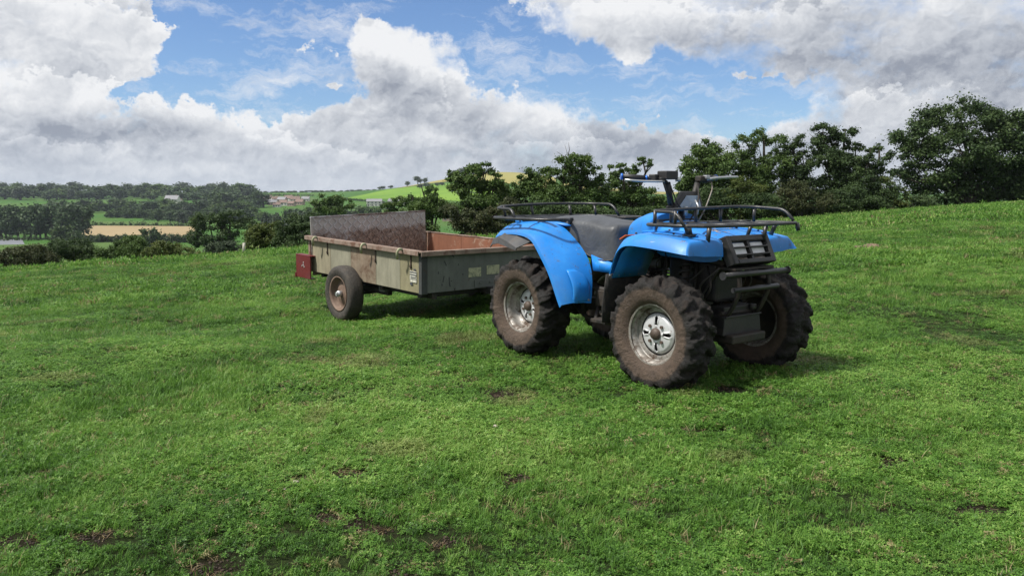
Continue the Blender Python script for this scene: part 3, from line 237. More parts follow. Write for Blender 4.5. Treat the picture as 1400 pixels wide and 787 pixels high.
def empty(name, loc=(0, 0, 0), rz=0.0, parent=None):
    o = bpy.data.objects.new(name, None); COL.objects.link(o)
    o.location = loc; o.rotation_euler = (0, 0, rz); o.empty_display_size = .1
    if parent: o.parent = parent
    return o

def link(name, me, mat=None, parent=None):
    o = bpy.data.objects.new(name, me); COL.objects.link(o)
    if mat is not None and not me.materials:
        for m in (mat if isinstance(mat, (list, tuple)) else [mat]): me.materials.append(m)
    if parent: o.parent = parent
    return o

class MB:
    """collects simple shapes, then links them as one mesh object"""
    def __init__(s): s.v = []; s.f = []; s.sm = []; s.mi = []; s.cur = 0
    def add(s, vs, fs, smooth=False):
        b = len(s.v); s.v += [tuple(p) for p in vs]
        for f in fs: s.f.append([i + b for i in f]); s.sm.append(smooth); s.mi.append(s.cur)
        return s
    def box(s, c, d, rot=None, taper=1.0):
        hx, hy, hz = d[0] / 2, d[1] / 2, d[2] / 2
        vs = []
        for z, k in ((-hz, 1), (hz, taper)):
            for x, y in ((-hx, -hy), (hx, -hy), (hx, hy), (-hx, hy)): vs.append(Vector((x * k, y * k, z)))
        if rot is not None: vs = [rot @ p for p in vs]
        c = Vector(c)
        return s.add([p + c for p in vs], [(3, 2, 1, 0), (4, 5, 6, 7), (0, 1, 5, 4), (1, 2, 6, 5), (2, 3, 7, 6), (3, 0, 4, 7)])
    def bar(s, a, b, w, h, up=(0, 0, 1)):
        a, b = Vector(a), Vector(b); d = (b - a); L = d.length; d.normalize()
        u = Vector(up); sd = d.cross(u).normalized(); u = sd.cross(d)
        m = Matrix((d, sd, u)).transposed()
        return s.box((a + b) / 2, (L, w, h), m)
    def tube(s, pts, r, n=10, cap=True, smooth=True):
        pts = [Vector(p) for p in pts]; rs = r if isinstance(r, (list, tuple)) else [r] * len(pts)
        vs, fs = [], []; up = Vector((0, 0, 1)); prev = None
        for i, p in enumerate(pts):
            t = (pts[min(i + 1, len(pts) - 1)] - pts[max(i - 1, 0)]).normalized()
            if prev is None:
                a = t.cross(up)
                if a.length < .05: a = t.cross(Vector((1, 0, 0)))
            else:
                a = prev - t * prev.dot(t)
            a.normalize(); prev = a; b = t.cross(a)
            for k in range(n):
                an = 2 * math.pi * k / n; vs.append(p + (a * math.cos(an) + b * math.sin(an)) * rs[i])
        for i in range(len(pts) - 1):
            for k in range(n):
                k2 = (k + 1) % n; fs.append((i * n + k, i * n + k2, (i + 1) * n + k2, (i + 1) * n + k))
        s.add(vs, fs, smooth)
        if cap:
            b0 = len(s.v) - len(vs)
            s.f.append([b0 + k for k in range(n)][::-1]); s.sm.append(False); s.mi.append(s.cur)
            s.f.append([b0 + (len(pts) - 1) * n + k for k in range(n)]); s.sm.append(False); s.mi.append(s.cur)
        return s
    def lathe(s, prof, n=32, c=(0, 0, 0), smooth=True, closed=False, cap=False):
        """profile of (y, r) turned about the y axis"""
        vs, fs = [], []; m = len(prof)
        for k in range(n):
            a = 2 * math.pi * k / n
            for (y, r) in prof: vs.append((c[0] + r * math.cos(a), c[1] + y, c[2] + r * math.sin(a)))
        for k in range(n):
            k2 = (k + 1) % n
            for i in range(m if closed else m - 1):
                j = (i + 1) % m; fs.append((k * m + i, k * m + j, k2 * m + j, k2 * m + i))
        s.add(vs, fs, smooth)
        if cap:
            b0 = len(s.v) - len(vs)
            for i in (0, m - 1):
                s.f.append([b0 + k * m + i for k in range(n)]); s.sm.append(False); s.mi.append(s.cur)
        return s
    def grid(s, rows, smooth=True, closeu=False, closev=False):
        nr, nc = len(rows), len(rows[0]); vs = [p for r in rows for p in r]; fs = []
        for i in range(nr if closeu else nr - 1):
            for j in range(nc if closev else nc - 1):
                i2, j2 = (i + 1) % nr, (j + 1) % nc
                fs.append((i * nc + j, i * nc + j2, i2 * nc + j2, i2 * nc + j))
        return s.add(vs, fs, smooth)
    def creases(s, o, nc, nr, cols=(), rws=(), val=.85):
        me = o.data; at = me.attributes.new('crease_edge', 'FLOAT', 'EDGE')
        for e in me.edges:
            a, b = e.vertices
            if (a % nc == b % nc and a % nc in cols) or (a // nc == b // nc and a // nc in rws): at.data[e.index].value = val
    def mesh(s, name):
        me = bpy.data.meshes.new(name); me.from_pydata(s.v, [], s.f)
        me.polygons.foreach_set('use_smooth', s.sm); me.polygons.foreach_set('material_index', s.mi); me.update()
        return me
    def build(s, name, mat, parent=None, bevel=0, solid=0, sub=0, offset=-1.0):
        o = link(name, s.mesh(name), mat, parent)
        if sub:
            m = o.modifiers.new('s', 'SUBSURF'); m.levels = m.render_levels = sub
        if solid:
            m = o.modifiers.new('t', 'SOLIDIFY'); m.thickness = solid; m.offset = offset
        if bevel:
            m = o.modifiers.new('b', 'BEVEL'); m.width = bevel; m.segments = 2; m.limit_method = 'ANGLE'; m.angle_limit = R(35)
        return o

def np_mesh(name, verts, quads, smooth=False, attrs=None):
    me = bpy.data.meshes.new(name)
    nv, nf, k = len(verts), len(quads), quads.shape[1]
    me.vertices.add(nv); me.vertices.foreach_set('co', np.ascontiguousarray(verts, np.float32).ravel())
    me.loops.add(nf * k); me.loops.foreach_set('vertex_index', np.ascontiguousarray(quads, np.int32).ravel())
    me.polygons.add(nf); me.polygons.foreach_set('loop_start', np.arange(0, nf * k, k, dtype=np.int32))
    me.polygons.foreach_set('loop_total', np.full(nf, k, np.int32))
    if smooth: me.polygons.foreach_set('use_smooth', np.ones(nf, bool))
    me.update(calc_edges=True)
    for nm, (dom, arr) in (attrs or {}).items():
        a = me.attributes.new(nm, 'FLOAT', dom); a.data.foreach_set('value', np.ascontiguousarray(arr, np.float32))
    return me

def smooth_path(pts, rad=.05, n=5):
    """rounds the corners of a polyline"""
    pts = [Vector(p) for p in pts]; out = [pts[0]]
    for i in range(1, len(pts) - 1):
        a, b, c = pts[i - 1], pts[i], pts[i + 1]
        r = min(rad, (a - b).length * .45, (c - b).length * .45)
        p, q = b + (a - b).normalized() * r, b + (c - b).normalized() * r
        for k in range(n + 1):
            t = k / n; out.append(p * (1 - t) ** 2 + b * 2 * t * (1 - t) + q * t * t)
    out.append(pts[-1]); return out

def copy_tree(o, parent=None):
    c = o.copy(); COL.objects.link(c); c.parent = parent
    for ch in list(o.children): copy_tree(ch, c)
    return c

# ------------------------------------------------------------------ materials
def new_mat(name):
    m = bpy.data.materials.new(name); m.use_nodes = True
    nt = m.node_tree; b = nt.nodes['Principled BSDF']
    return m, nt, b

def node_noise(nt, scale, detail=5, rough=.6, coord='Object', sxyz=None, dist=0.0):
    tc = nt.nodes.new('ShaderNodeTexCoord'); n = nt.nodes.new('ShaderNodeTexNoise')
    n.inputs['Scale'].default_value = scale; n.inputs['Detail'].default_value = detail; n.inputs['Roughness'].default_value = rough
    n.inputs['Distortion'].default_value = dist
    src = tc.outputs[coord]
    if sxyz:
        mp = nt.nodes.new('ShaderNodeMapping'); mp.inputs['Scale'].default_value = sxyz; nt.links.new(src, mp.inputs[0]); src = mp.outputs[0]
    nt.links.new(src, n.inputs['Vector']); return n.outputs['Fac']

def ramp(nt, fac, stops):
    r = nt.nodes.new('ShaderNodeValToRGB'); nt.links.new(fac, r.inputs[0]); cr = r.color_ramp
    while len(cr.elements) < len(stops): cr.elements.new(.5)
    for e, (p, c) in zip(cr.elements, stops):
        e.position = p; e.color = (*c, 1) if len(c) == 3 else c
    return r.outputs[0]

def mixc(nt, fac, a, b, mode='MIX'):
    m = nt.nodes.new('ShaderNodeMix'); m.data_type = 'RGBA'; m.blend_type = mode
    for i, v in ((0, fac), (6, a), (7, b)):
        if isinstance(v, (int, float)): m.inputs[i].default_value = v
        elif isinstance(v, tuple): m.inputs[i].default_value = (*v, 1) if len(v) == 3 else v
        else: nt.links.new(v, m.inputs[i])
    return m.outputs[2]

def bump(nt, b, h, strength=.4, dist=.01):
    n = nt.nodes.new('ShaderNodeBump'); n.inputs['Strength'].default_value = strength; n.inputs['Distance'].default_value = dist
    nt.links.new(h, n.inputs['Height']); nt.links.new(n.outputs[0], b.inputs['Normal'])

def mat_worn(name, base, rough=.5, metal=0.0, var=.25, vscale=6, dirt=None, dscale=3, dlo=.55, dhi=.7, bmp=.15, bscale=60, spec=.5, sxyz=None, coat=0, dirt2=None, d2scale=10, d2lo=.6, d2hi=.66):
    """paint/metal/rubber with tonal variation and irregular dirt patches"""
    m, nt, b = new_mat(name)
    n1 = node_noise(nt, vscale, 6, .65, sxyz=sxyz)
    lo = tuple(c * (1 - var) for c in base); hi = tuple(min(1, c * (1 + var)) for c in base)
    col = ramp(nt, n1, [(.3, lo), (.7, hi)])
    rg = None
    if dirt:
        n2 = node_noise(nt, dscale, 9, .72, dist=.4)
        f = ramp(nt, n2, [(dlo, (0, 0, 0)), (dhi, (1, 1, 1))])
        col = mixc(nt, f, col, dirt)
        rg = ramp(nt, n2, [(dlo, (rough,) * 3), (dhi, (.92,) * 3)])
    if dirt2:
        n3 = node_noise(nt, d2scale, 6, .7)
        f = ramp(nt, n3, [(d2lo, (0, 0, 0)), (d2hi, (1, 1, 1))]); col = mixc(nt, f, col, dirt2)
    nt.links.new(col, b.inputs['Base Color'])
    if rg is not None: nt.links.new(rg, b.inputs['Roughness'])
    else: b.inputs['Roughness'].default_value = rough
    b.inputs['Metallic'].default_value = metal
    b.inputs['Specular IOR Level'].default_value = spec
    if coat: b.inputs['Coat Weight'].default_value = coat
    if bmp: bump(nt, b, node_noise(nt, bscale, 5, .6), bmp, .006)
    return m

MAT = {}
BLUE = (.011, .195, .60)
def mat_paint():
    m, nt, b = new_mat('faded_blue_plastic')
    n1 = node_noise(nt, 3.5, 6, .6); col = ramp(nt, n1, [(.3, tuple(c * .88 for c in BLUE)), (.5, BLUE), (.72, (.03, .27, .70))])
    n2 = node_noise(nt, 2.6, 9, .74, dist=.6); f2 = ramp(nt, n2, [(.46, (0, 0, 0)), (.70, (.38, .38, .38))]); col = mixc(nt, f2, col, (.075, .14, .23))
    n3 = node_noise(nt, 21, 7, .75); f3 = ramp(nt, n3, [(.60, (0, 0, 0)), (.66, (.85, .85, .85))]); col = mixc(nt, f3, col, (.095, .078, .060))
    n4 = node_noise(nt, 30, 3, .5, sxyz=(1, 1, .16)); f4 = ramp(nt, n4, [(.68, (0, 0, 0)), (.73, (.6, .6, .6))]); col = mixc(nt, f4, col, (.03, .07, .13))
    n5 = node_noise(nt, 55, 2, .5, sxyz=(.15, 1, 1), dist=.3); f5 = ramp(nt, n5, [(.72, (0, 0, 0)), (.76, (.5, .5, .5))]); col = mixc(nt, f5, col, (.30, .42, .60))
    nt.links.new(col, b.inputs['Base Color'])
    nt.links.new(ramp(nt, n2, [(.35, (.30,) * 3), (.7, (.62,) * 3)]), b.inputs['Roughness']); b.inputs['Specular IOR Level'].default_value = .5
    bump(nt, b, n3, .10, .004)
    return m
MAT['blue'] = mat_paint()
MAT['black'] = mat_worn('black_plastic', (.018, .018, .019), .5, 0, .3, 8, dirt=(.07, .058, .045), dscale=7, dlo=.5, dhi=.85, bmp=.2)
MAT['flap'] = mat_worn('grey_rubber_flap', (.045, .047, .052), .45, 0, .3, 6, dirt=(.08, .07, .06), dscale=5, dlo=.5, dhi=.8)
MAT['rack'] = mat_worn('black_painted_steel', (.028, .029, .031), .38, .1, .4, 12, dirt=(.10, .085, .075), dscale=20, dlo=.55, dhi=.75, bmp=.2, bscale=90)
MAT['frame'] = mat_worn('greasy_dark_metal', (.022, .021, .020), .55, .2, .4, 14, dirt=(.065, .05, .038), dscale=12, dlo=.42, dhi=.7, bmp=.5, bscale=50)
MAT['mudflap'] = mat_worn('muddy_black_rubber', (.014, .014, .014), .8, 0, .4, 12, dirt=(.055, .045, .036), dscale=22, dlo=.50, dhi=.7, bmp=.6, bscale=60)
MAT['alloy'] = mat_worn('dull_aluminium', (.60, .61, .62), .45, .35, .12, 14, dirt=(.16, .12, .085), dscale=16, dlo=.60, dhi=.70, bmp=.15)
MAT['rim'] = mat_worn('muddy_rim_steel', (.34, .325, .30), .45, .45, .3, 9, dirt=(.085, .058, .040), dscale=11, dlo=.45, dhi=.60, bmp=.3)
MAT['rimlip'] = mat_worn('scuffed_rim_lip', (.42, .39, .34), .5, .5, .3, 12, dirt=(.13, .095, .07), dscale=12, dlo=.42, dhi=.6, bmp=.3)
MAT['cap'] = mat_worn('brown_hub_cap', (.07, .05, .038), .6, 0, .35, 20, bmp=.4)
MAT['chrome'] = mat_worn('worn_silver', (.45, .46, .47), .35, .7, .15, 12)
MAT['lens'] = mat_worn('dusty_lamp_lens', (.62, .63, .62), .14, 0, .15, 12, dirt=(.3, .27, .22), dscale=8, dlo=.5, dhi=.9, bmp=.1)
MAT['red'] = mat_worn('dark_red_paint', (.13, .012, .014), .45, .1, .25, 8, dirt=(.06, .02, .018), dscale=8, dlo=.5, dhi=.8)
MAT['orange'] = mat_worn('orange_plastic', (.55, .10, .02), .4)
MAT['blue_ring'] = mat_worn('anodised_blue', (.02, .12, .5), .3, .6, .1)
MAT['white'] = mat_worn('off_white_label', (.55, .54, .46), .6, 0, .1, 30, dirt=(.2, .2, .15), dscale=40, dlo=.5, dhi=.6)
MAT['cream'] = mat_worn('yellowed_sticker', (.36, .36, .23), .65, 0, .12, 40, dirt=(.17, .19, .13), dscale=22, dlo=.48, dhi=.62)
MAT['ink'] = mat_worn('dark_print', (.05, .055, .07), .6)
MAT['glass'] = mat_worn('sky_tinted_glass', (.14, .20, .27), .12, 0, .2, 3, bmp=0, spec=.8)  # pale blue base colour stands in for the sky reflected in the glass

def mat_mud(name, c1, c2, c3, rough=.85):
    m, nt, b = new_mat(name)
    n = node_noise(nt, 9, 8, .7); col = ramp(nt, n, [(.3, c1), (.52, c2), (.72, c3)])
    n2 = node_noise(nt, 60, 4, .7); col = mixc(nt, ramp(nt, n2, [(.45, (0, 0, 0)), (.8, (.35, .35, .35))]), col, tuple(x * 1.7 for x in c3))
    nt.links.new(col, b.inputs['Base Color'])
    nt.links.new(ramp(nt, n, [(.3, (.55,) * 3), (.6, (rough,) * 3)]), b.inputs['Roughness'])
    b.inputs['Specular IOR Level'].default_value = .35
    bump(nt, b, node_noise(nt, 48, 7, .75), .9, .012)
    return m
MAT['tyre'] = mat_mud('mud_caked_tread', (.010, .009, .008), (.022, .017, .014), (.050, .037, .029))
MAT['sidewall'] = mat_mud('dried_mud_sidewall', (.070, .047, .034), (.105, .073, .053), (.135, .097, .072), .9)
MAT['trailer_tyre'] = mat_mud('dirty_road_tyre', (.028, .026, .024), (.045, .040, .035), (.10, .085, .07))

def mat_board(name, base, streak, rust=None, rlo=.55, rhi=.66, rscale=5, speck=None):
    """weathered painted board: vertical streaks, stains, specks"""
    m, nt, b = new_mat(name)
    n1 = node_noise(nt, 3.0, 7, .65, sxyz=(4, 4, 1.4)); col = ramp(nt, n1, [(.3, tuple(c * .80 for c in base)), (.5, base), (.75, tuple(c * 1.25 for c in base))])
    n2 = node_noise(nt, 2.2, 8, .7, dist=.5); col = mixc(nt, ramp(nt, n2, [(.45, (0, 0, 0)), (.7, (.8, .8, .8))]), col, streak)
    n5 = node_noise(nt, 9, 5, .7, sxyz=(5, 5, .35)); col = mixc(nt, ramp(nt, n5, [(.56, (0, 0, 0)), (.72, (.42, .42, .42))]), col, tuple(c * .45 for c in base))
    if rust:
        n3 = node_noise(nt, rscale, 9, .75, dist=.6); col = mixc(nt, ramp(nt, n3, [(rlo, (0, 0, 0)), (rhi, (.9, .9, .9))]), col, rust)
    if speck:
        n4 = node_noise(nt, 38, 3, .6); col = mixc(nt, ramp(nt, n4, [(.70, (0, 0, 0)), (.74, (1, 1, 1))]), col, speck)
    nt.links.new(col, b.inputs['Base Color']); b.inputs['Roughness'].default_value = .78
    b.inputs['Specular IOR Level'].default_value = .25
    bump(nt, b, node_noise(nt, 45, 6, .7), .3, .006)
    return m
MAT['side1'] = mat_board('pale_green_board', (.255, .23, .16), (.20, .17, .12), (.12, .085, .055), .62, .72, 6, (.07, .05, .035))
MAT['side2'] = mat_board('sage_board', (.25, .24, .18), (.19, .18, .13), (.11, .08, .05), .66, .74, 7)
MAT['side3'] = mat_board('brown_stained_board', (.215, .165, .12), (.24, .215, .155), (.11, .068, .044), .50, .64, 6, (.05, .035, .025))
MAT['side4'] = mat_board('olive_board', (.24, .22, .135), (.185, .165, .11), (.12, .09, .055), .66, .75, 7)
MAT['front'] = mat_board('grey_green_board', (.125, .135, .122), (.10, .108, .10), (.075, .055, .038), .62, .70, 8, (.03, .022, .018))
MAT['rust_inner'] = mat_board('rust_red_board', (.20, .09, .055), (.17, .08, .05), (.38, .31, .24), .56, .68, 3)
def mat_tailboard(name, base):
    m, nt, b = new_mat(name)
    n1 = node_noise(nt, 8, 5, .6); col = ramp(nt, n1, [(.3, tuple(c * .8 for c in base)), (.7, tuple(c * 1.15 for c in base))])
    tc = nt.nodes.new('ShaderNodeTexCoord'); sp = nt.nodes.new('ShaderNodeSeparateXYZ'); nt.links.new(tc.outputs['Object'], sp.inputs[0])
    mz = nt.nodes.new('ShaderNodeMapRange'); nt.links.new(sp.outputs[2], mz.inputs[0]); mz.inputs['From Min'].default_value = .74; mz.inputs['From Max'].default_value = .60; mz.inputs['To Min'].default_value = -.22; mz.inputs['To Max'].default_value = .10
    n2 = node_noise(nt, 3.2, 9, .78, dist=.5); a = nt.nodes.new('ShaderNodeMath'); nt.links.new(mz.outputs[0], a.inputs[0]); nt.links.new(n2, a.inputs[1])
    f = ramp(nt, a.outputs[0], [(.46, (0, 0, 0)), (.60, (.92, .92, .92))])
    n3 = node_noise(nt, 30, 5, .7); brown = ramp(nt, n3, [(.35, (.075, .048, .035)), (.5, (.17, .12, .09)), (.66, (.32, .25, .20))])
    col = mixc(nt, f, col, brown); nt.links.new(col, b.inputs['Base Color']); b.inputs['Roughness'].default_value = .6; b.inputs['Metallic'].default_value = .1
    bump(nt, b, n3, .25, .006); return m
MAT['rail'] = mat_board('rusty_pale_rail', (.25, .19, .155), (.17, .125, .10), (.12, .06, .04), .5, .62, 7)
MAT['post'] = mat_board('dark_grey_steel', (.06, .065, .065), (.04, .04, .04), (.06, .035, .025), .55, .65, 9)
MAT['galv'] = mat_worn('galvanised_plate', (.40, .405, .43), .5, .3, .2, 8, dirt=(.13, .092, .076), dscale=5, dlo=.44, dhi=.56, bmp=.2)
MAT['galv2'] = mat_worn('worn_tread_ridges', (.50, .505, .53), .45, .3, .2, 8, dirt=(.20, .145, .12), dscale=5, dlo=.44, dhi=.56, bmp=.2)
MAT['chassis'] = mat_worn('dark_chassis', (.025, .025, .024), .7, .1, .3, 8, dirt=(.06, .045, .035), dscale=10, dlo=.5, dhi=.7, bmp=.4)

def mat_seat():
    m, nt, b = new_mat('grey_vinyl_seat')
    n = node_noise(nt, 7, 7, .65); col = ramp(nt, n, [(.3, (.036, .039, .045)), (.7, (.070, .076, .086))])
    nt.links.new(col, b.inputs['Base Color']); b.inputs['Roughness'].default_value = .52
    bump(nt, b, node_noise(nt, 5, 3, .5, dist=1.5), .6, .02)
    return m
MAT['seat'] = mat_seat()

def mat_leaf(name, a, bcol, c, trans=.25, attr='tint'):
    m, nt, b = new_mat(name)
    at = nt.nodes.new('ShaderNodeAttribute'); at.attribute_name = attr
    n = node_noise(nt, .55, 4, .6, coord='Object')
    mx = nt.nodes.new('ShaderNodeMath'); mx.operation = 'MULTIPLY_ADD'; nt.links.new(at.outputs['Fac'], mx.inputs[0]); mx.inputs[1].default_value = .5
    sc = nt.nodes.new('ShaderNodeMath'); sc.operation = 'MULTIPLY'; nt.links.new(n, sc.inputs[0]); sc.inputs[1].default_value = .5
    nt.links.new(sc.outputs[0], mx.inputs[2])
    col = ramp(nt, mx.outputs[0], [(.22, a), (.5, bcol), (.8, c)])
    nt.links.new(col, b.inputs['Base Color']); b.inputs['Roughness'].default_value = .6; b.inputs['Specular IOR Level'].default_value = .25
    tr = nt.nodes.new('ShaderNodeBsdfTranslucent'); nt.links.new(col, tr.inputs[0])
    ms = nt.nodes.new('ShaderNodeMixShader'); ms.inputs[0].default_value = trans
    out = nt.nodes['Material Output']
    nt.links.new(b.outputs[0], ms.inputs[1]); nt.links.new(tr.outputs[0], ms.inputs[2]); nt.links.new(ms.outputs[0], out.inputs[0])
    return m
LEAF = {
 'dark': mat_leaf('dark_foliage', (.018, .036, .012), (.042, .075, .022), (.090, .130, .040)),
 'mid': mat_leaf('mid_foliage', (.028, .056, .012), (.065, .115, .025), (.13, .18, .045)),
 'yellow': mat_leaf('yellow_green_foliage', (.035, .055, .012), (.075, .105, .022), (.14, .15, .035)),
 'brown': mat_leaf('brownish_foliage', (.022, .034, .012), (.050, .064, .022), (.10, .090, .040)),
 'dark2': mat_leaf('dusky_foliage', (.020, .034, .018), (.036, .056, .028), (.070, .095, .046), .1),
 'grey': mat_leaf('grey_green_foliage', (.025, .042, .022), (.050, .075, .038), (.085, .115, .060)),
 'far': mat_leaf('distant_foliage', (.036, .056, .028), (.062, .092, .044), (.11, .14, .066), .1),  # paler, bluer greens put part of the distance haze into the leaf colour
 'poplar': mat_leaf('poplar_foliage', (.030, .054, .023), (.055, .095, .036), (.095, .14, .052), .1),
}
def mat_bark():
    m, nt, b = new_mat('bark'); n = node_noise(nt, 5, 6, .7, sxyz=(3, 3, .6))
    nt.links.new(ramp(nt, n, [(.3, (.025, .02, .015)), (.7, (.07, .058, .045))]), b.inputs['Base Color']); b.inputs['Roughness'].default_value = .9
    return m
MAT['bark'] = mat_bark()

# ------------------------------------------------------------------ terrain
_T = np.array([s[0] for s in SKYLINE]); _S = np.array([s[1] for s in SKYLINE]); _Y0 = np.array([s[2] for s in SKYLINE])
_FY = np.array([-60, 60, 110, 300, 450, 560, 700, 850, 1000, 1200, 1500, 2500, 6000.])
_FZ = np.array([-20, -21, -21.5, -22, -22, -20.5, -16, -10, -5.5, -1.0, -4, -4, -6.])
def sstep(a, b, x):
    t = np.clip((x - a) / (b - a), 0, 1); return t * t * (3 - 2 * t)
def height(x, y):
    x = np.asarray(x, float); y = np.asarray(y, float)
    yy = np.sqrt(np.maximum(y, 0) ** 2 + 9.0) * 1.0
    t = np.clip(x / np.maximum(yy, 4), -1.1, 1.08)
    s = np.interp(t, _T, _S); y0 = np.interp(t, _T, _Y0)
    k = 1.07 / y0 ** 2; A = s + 2 * 1.07 / y0
    yc = np.maximum(y, 0)
    near = (A * yc - k * yc * yc) * sstep(3, 12, yc)
    near = near + 0.022 * np.sin(x * 1.9 + 1.3 * np.sin(y * 1.1)) * np.sin(y * 1.7 + x * .6) * sstep(0, 2, yc)
    near = near - .185 * sstep(.4, -1.7, x) * sstep(5.2, 7.8, yc) * (1 - sstep(12, 24, yc))
    far = np.interp(y, _FY, _FZ)
    far = far + 28 * np.exp(-((x + 12) / 92) ** 2 * .5 * 1.0 - ((y - 1120) / 170) ** 2 * .5)
    far = far + 3.2 * np.exp(-((x + 20) / 300) ** 2 - ((y - 1190) / 120) ** 2)
    far = far + np.sin(x * .011 + 1) * np.sin(y * .008) * 1.2 * sstep(150, 500, y)
    d = near - far
    h = 1.5
    return np.where(d > 12, near, np.where(d < -12, far, far + h * np.log1p(np.exp(np.clip(d / h, -30, 30)))))
def hz(x, y): return float(height(np.array([x]), np.array([y]))[0])

def ground_mat():
    m, nt, b = new_mat('pasture_ground')
    n1 = node_noise(nt, 1.3, 8, .7, coord='Object'); n2 = node_noise(nt, 14, 8, .75, coord='Object'); n3 = node_noise(nt, .012, 5, .6, coord='Object')
    grass = ramp(nt, n2, [(.3, (.022, .055, .010)), (.5, (.042, .108, .018)), (.72, (.070, .165, .030))])
    grass = mixc(nt, ramp(nt, n1, [(.35, (0, 0, 0)), (.75, (.6, .6, .6))]), grass, (.050, .13, .020))
    grass = mixc(nt, ramp(nt, n3, [(.45, (0, 0, 0)), (.55, (.6, .6, .6))]), grass, (.070, .125, .026))
    soil = ramp(nt, n2, [(.3, (.016, .011, .008)), (.6, (.036, .025, .018)), (.8, (.065, .045, .03))])
    n4 = node_noise(nt, 70, 8, .8, coord='Object')
    thatch = ramp(nt, n4, [(.36, (.010, .014, .006)), (.5, (.034, .056, .016)), (.60, (.060, .10, .024)), (.70, (.12, .10, .055))])
    geo = nt.nodes.new('ShaderNodeNewGeometry'); mask = None
    for (x, y, r) in SOIL_PATCHES:
        d = nt.nodes.new('ShaderNodeVectorMath'); d.operation = 'DISTANCE'; nt.links.new(geo.outputs['Position'], d.inputs[0]); d.inputs[1].default_value = (x, y, 0)
        q = nt.nodes.new('ShaderNodeMath'); q.operation = 'SUBTRACT'; q.inputs[0].default_value = r * 1.3; nt.links.new(d.outputs['Value'], q.inputs[1])
        if mask is None: mask = q.outputs[0]
        else:
            mm = nt.nodes.new('ShaderNodeMath'); mm.operation = 'MAXIMUM'; nt.links.new(mask, mm.inputs[0]); nt.links.new(q.outputs[0], mm.inputs[1]); mask = mm.outputs[0]
    nm = nt.nodes.new('ShaderNodeMath'); nm.operation = 'MULTIPLY_ADD'; nt.links.new(n2, nm.inputs[0]); nm.inputs[1].default_value = .35
    nt.links.new(mask, nm.inputs[2])
    f = ramp(nt, nm.outputs[0], [(.12, (.12,) * 3), (.24, (1, 1, 1))])
    sy = nt.nodes.new('ShaderNodeSeparateXYZ'); nt.links.new(geo.outputs['Position'], sy.inputs[0])
    dy = nt.nodes.new('ShaderNodeMapRange'); dy.inputs['From Min'].default_value = 8; dy.inputs['From Max'].default_value = 22; dy.inputs['To Min'].default_value = 1; dy.inputs['To Max'].default_value = 0
    nt.links.new(sy.outputs[1], dy.inputs[0])
    fm = nt.nodes.new('ShaderNodeMath'); fm.operation = 'MULTIPLY'; nt.links.new(f, fm.inputs[0]); nt.links.new(dy.outputs[0], fm.inputs[1])
    col = mixc(nt, dy.outputs[0], grass, thatch)
    col = mixc(nt, fm.outputs[0], col, soil)
    nt.links.new(col, b.inputs['Base Color']); b.inputs['Roughness'].default_value = .95; b.inputs['Specular IOR Level'].default_value = .1
    bump(nt, b, n4, 1.0, .03)
    return m
ys = np.concatenate([np.linspace(-60, 0, 20), np.geomspace(1, 60, 130)[0:] - .7, np.geomspace(61, 6000, 150)])
us = np.linspace(-1, 1, 361); ts = np.sinh(us * 2.2) / np.sinh(2.2) * 2.4
YY, TT = np.meshgrid(ys, ts, indexing='ij'); XX = TT * (np.maximum(YY, 0) + 22)
ZZ = height(XX, YY)
V = np.stack([XX, YY, ZZ], -1).reshape(-1, 3)
nr, nc = YY.shape; I = np.arange(nr * nc).reshape(nr, nc)
Q = np.stack([I[:-1, :-1], I[:-1, 1:], I[1:, 1:], I[1:, :-1]], -1).reshape(-1, 4)
ground = link('ground', np_mesh('ground', V, Q, smooth=True), ground_mat()); tag(ground, kind='structure')

# ------------------------------------------------------------------ far fields draped on the terrain
def field_mat(name, a, b_, c=None, sc=.02, rows=None):
    m, nt, b = new_mat(name)
    n = node_noise(nt, sc, 6, .65); n2 = node_noise(nt, .6, 5, .7)
    col = ramp(nt, n, [(.35, a), (.65, b_)])
    col = mixc(nt, ramp(nt, n2, [(.3, (0, 0, 0)), (.8, (.5, .5, .5))]), col, c or tuple(x * .7 for x in a))
    nt.links.new(col, b.inputs['Base Color']); b.inputs['Roughness'].default_value = .95; b.inputs['Specular IOR Level'].default_value = .1
    return m
def fieldpatch(name, corners, mat, lift=.25, n=40):
    c = [Vector((*p, 0)) for p in corners]; rows = []
    for i in range(n + 1):
        r = []
        for j in range(n + 1):
            u, v = j / n, i / n
            p = (c[0] * (1 - u) + c[1] * u) * (1 - v) + (c[3] * (1 - u) + c[2] * u) * v
            r.append((p.x, p.y, hz(p.x, p.y) + lift))
        rows.append(r)
    o = MB().grid(rows).build(name, mat); tag(o, kind='structure'); return o
def P2(px, y): return ((px - 700) / 1094 * y, y)

FM = {'green': field_mat('meadow_green', (.062, .112, .026), (.085, .145, .036)),
      'bright': field_mat('sunlit_hill_grass', (.10, .20, .024), (.17, .28, .035), (.08, .16, .02), .008),
      'gold': field_mat('ripening_crop', (.26, .22, .07), (.30, .27, .10), (.16, .19, .06), .012),
      'stubble': field_mat('stubble_brown', (.28, .205, .12), (.33, .25, .15), (.22, .21, .10), .02),
      'track': field_mat('grey_track', (.16, .17, .19), (.22, .23, .25), None, .05)}
for k, mt in (('stubble_field', 'stubble'), ('green_field_1', 'green'), ('green_field_2', 'green'), ('track', 'track'), ('green_field_3', 'green'),
              ('green_field_4', 'green'), ('green_field_5', 'green'), ('green_field_6', 'green'), ('hill_field', 'bright'), ('golden_field', 'gold'), ('golden_field_2', 'gold')):
    c = FIELDS[k]
    nm = k.rstrip('_0123456789')
    fieldpatch(nm, c, FM[mt], .30 if k != 'golden_field' else .45)

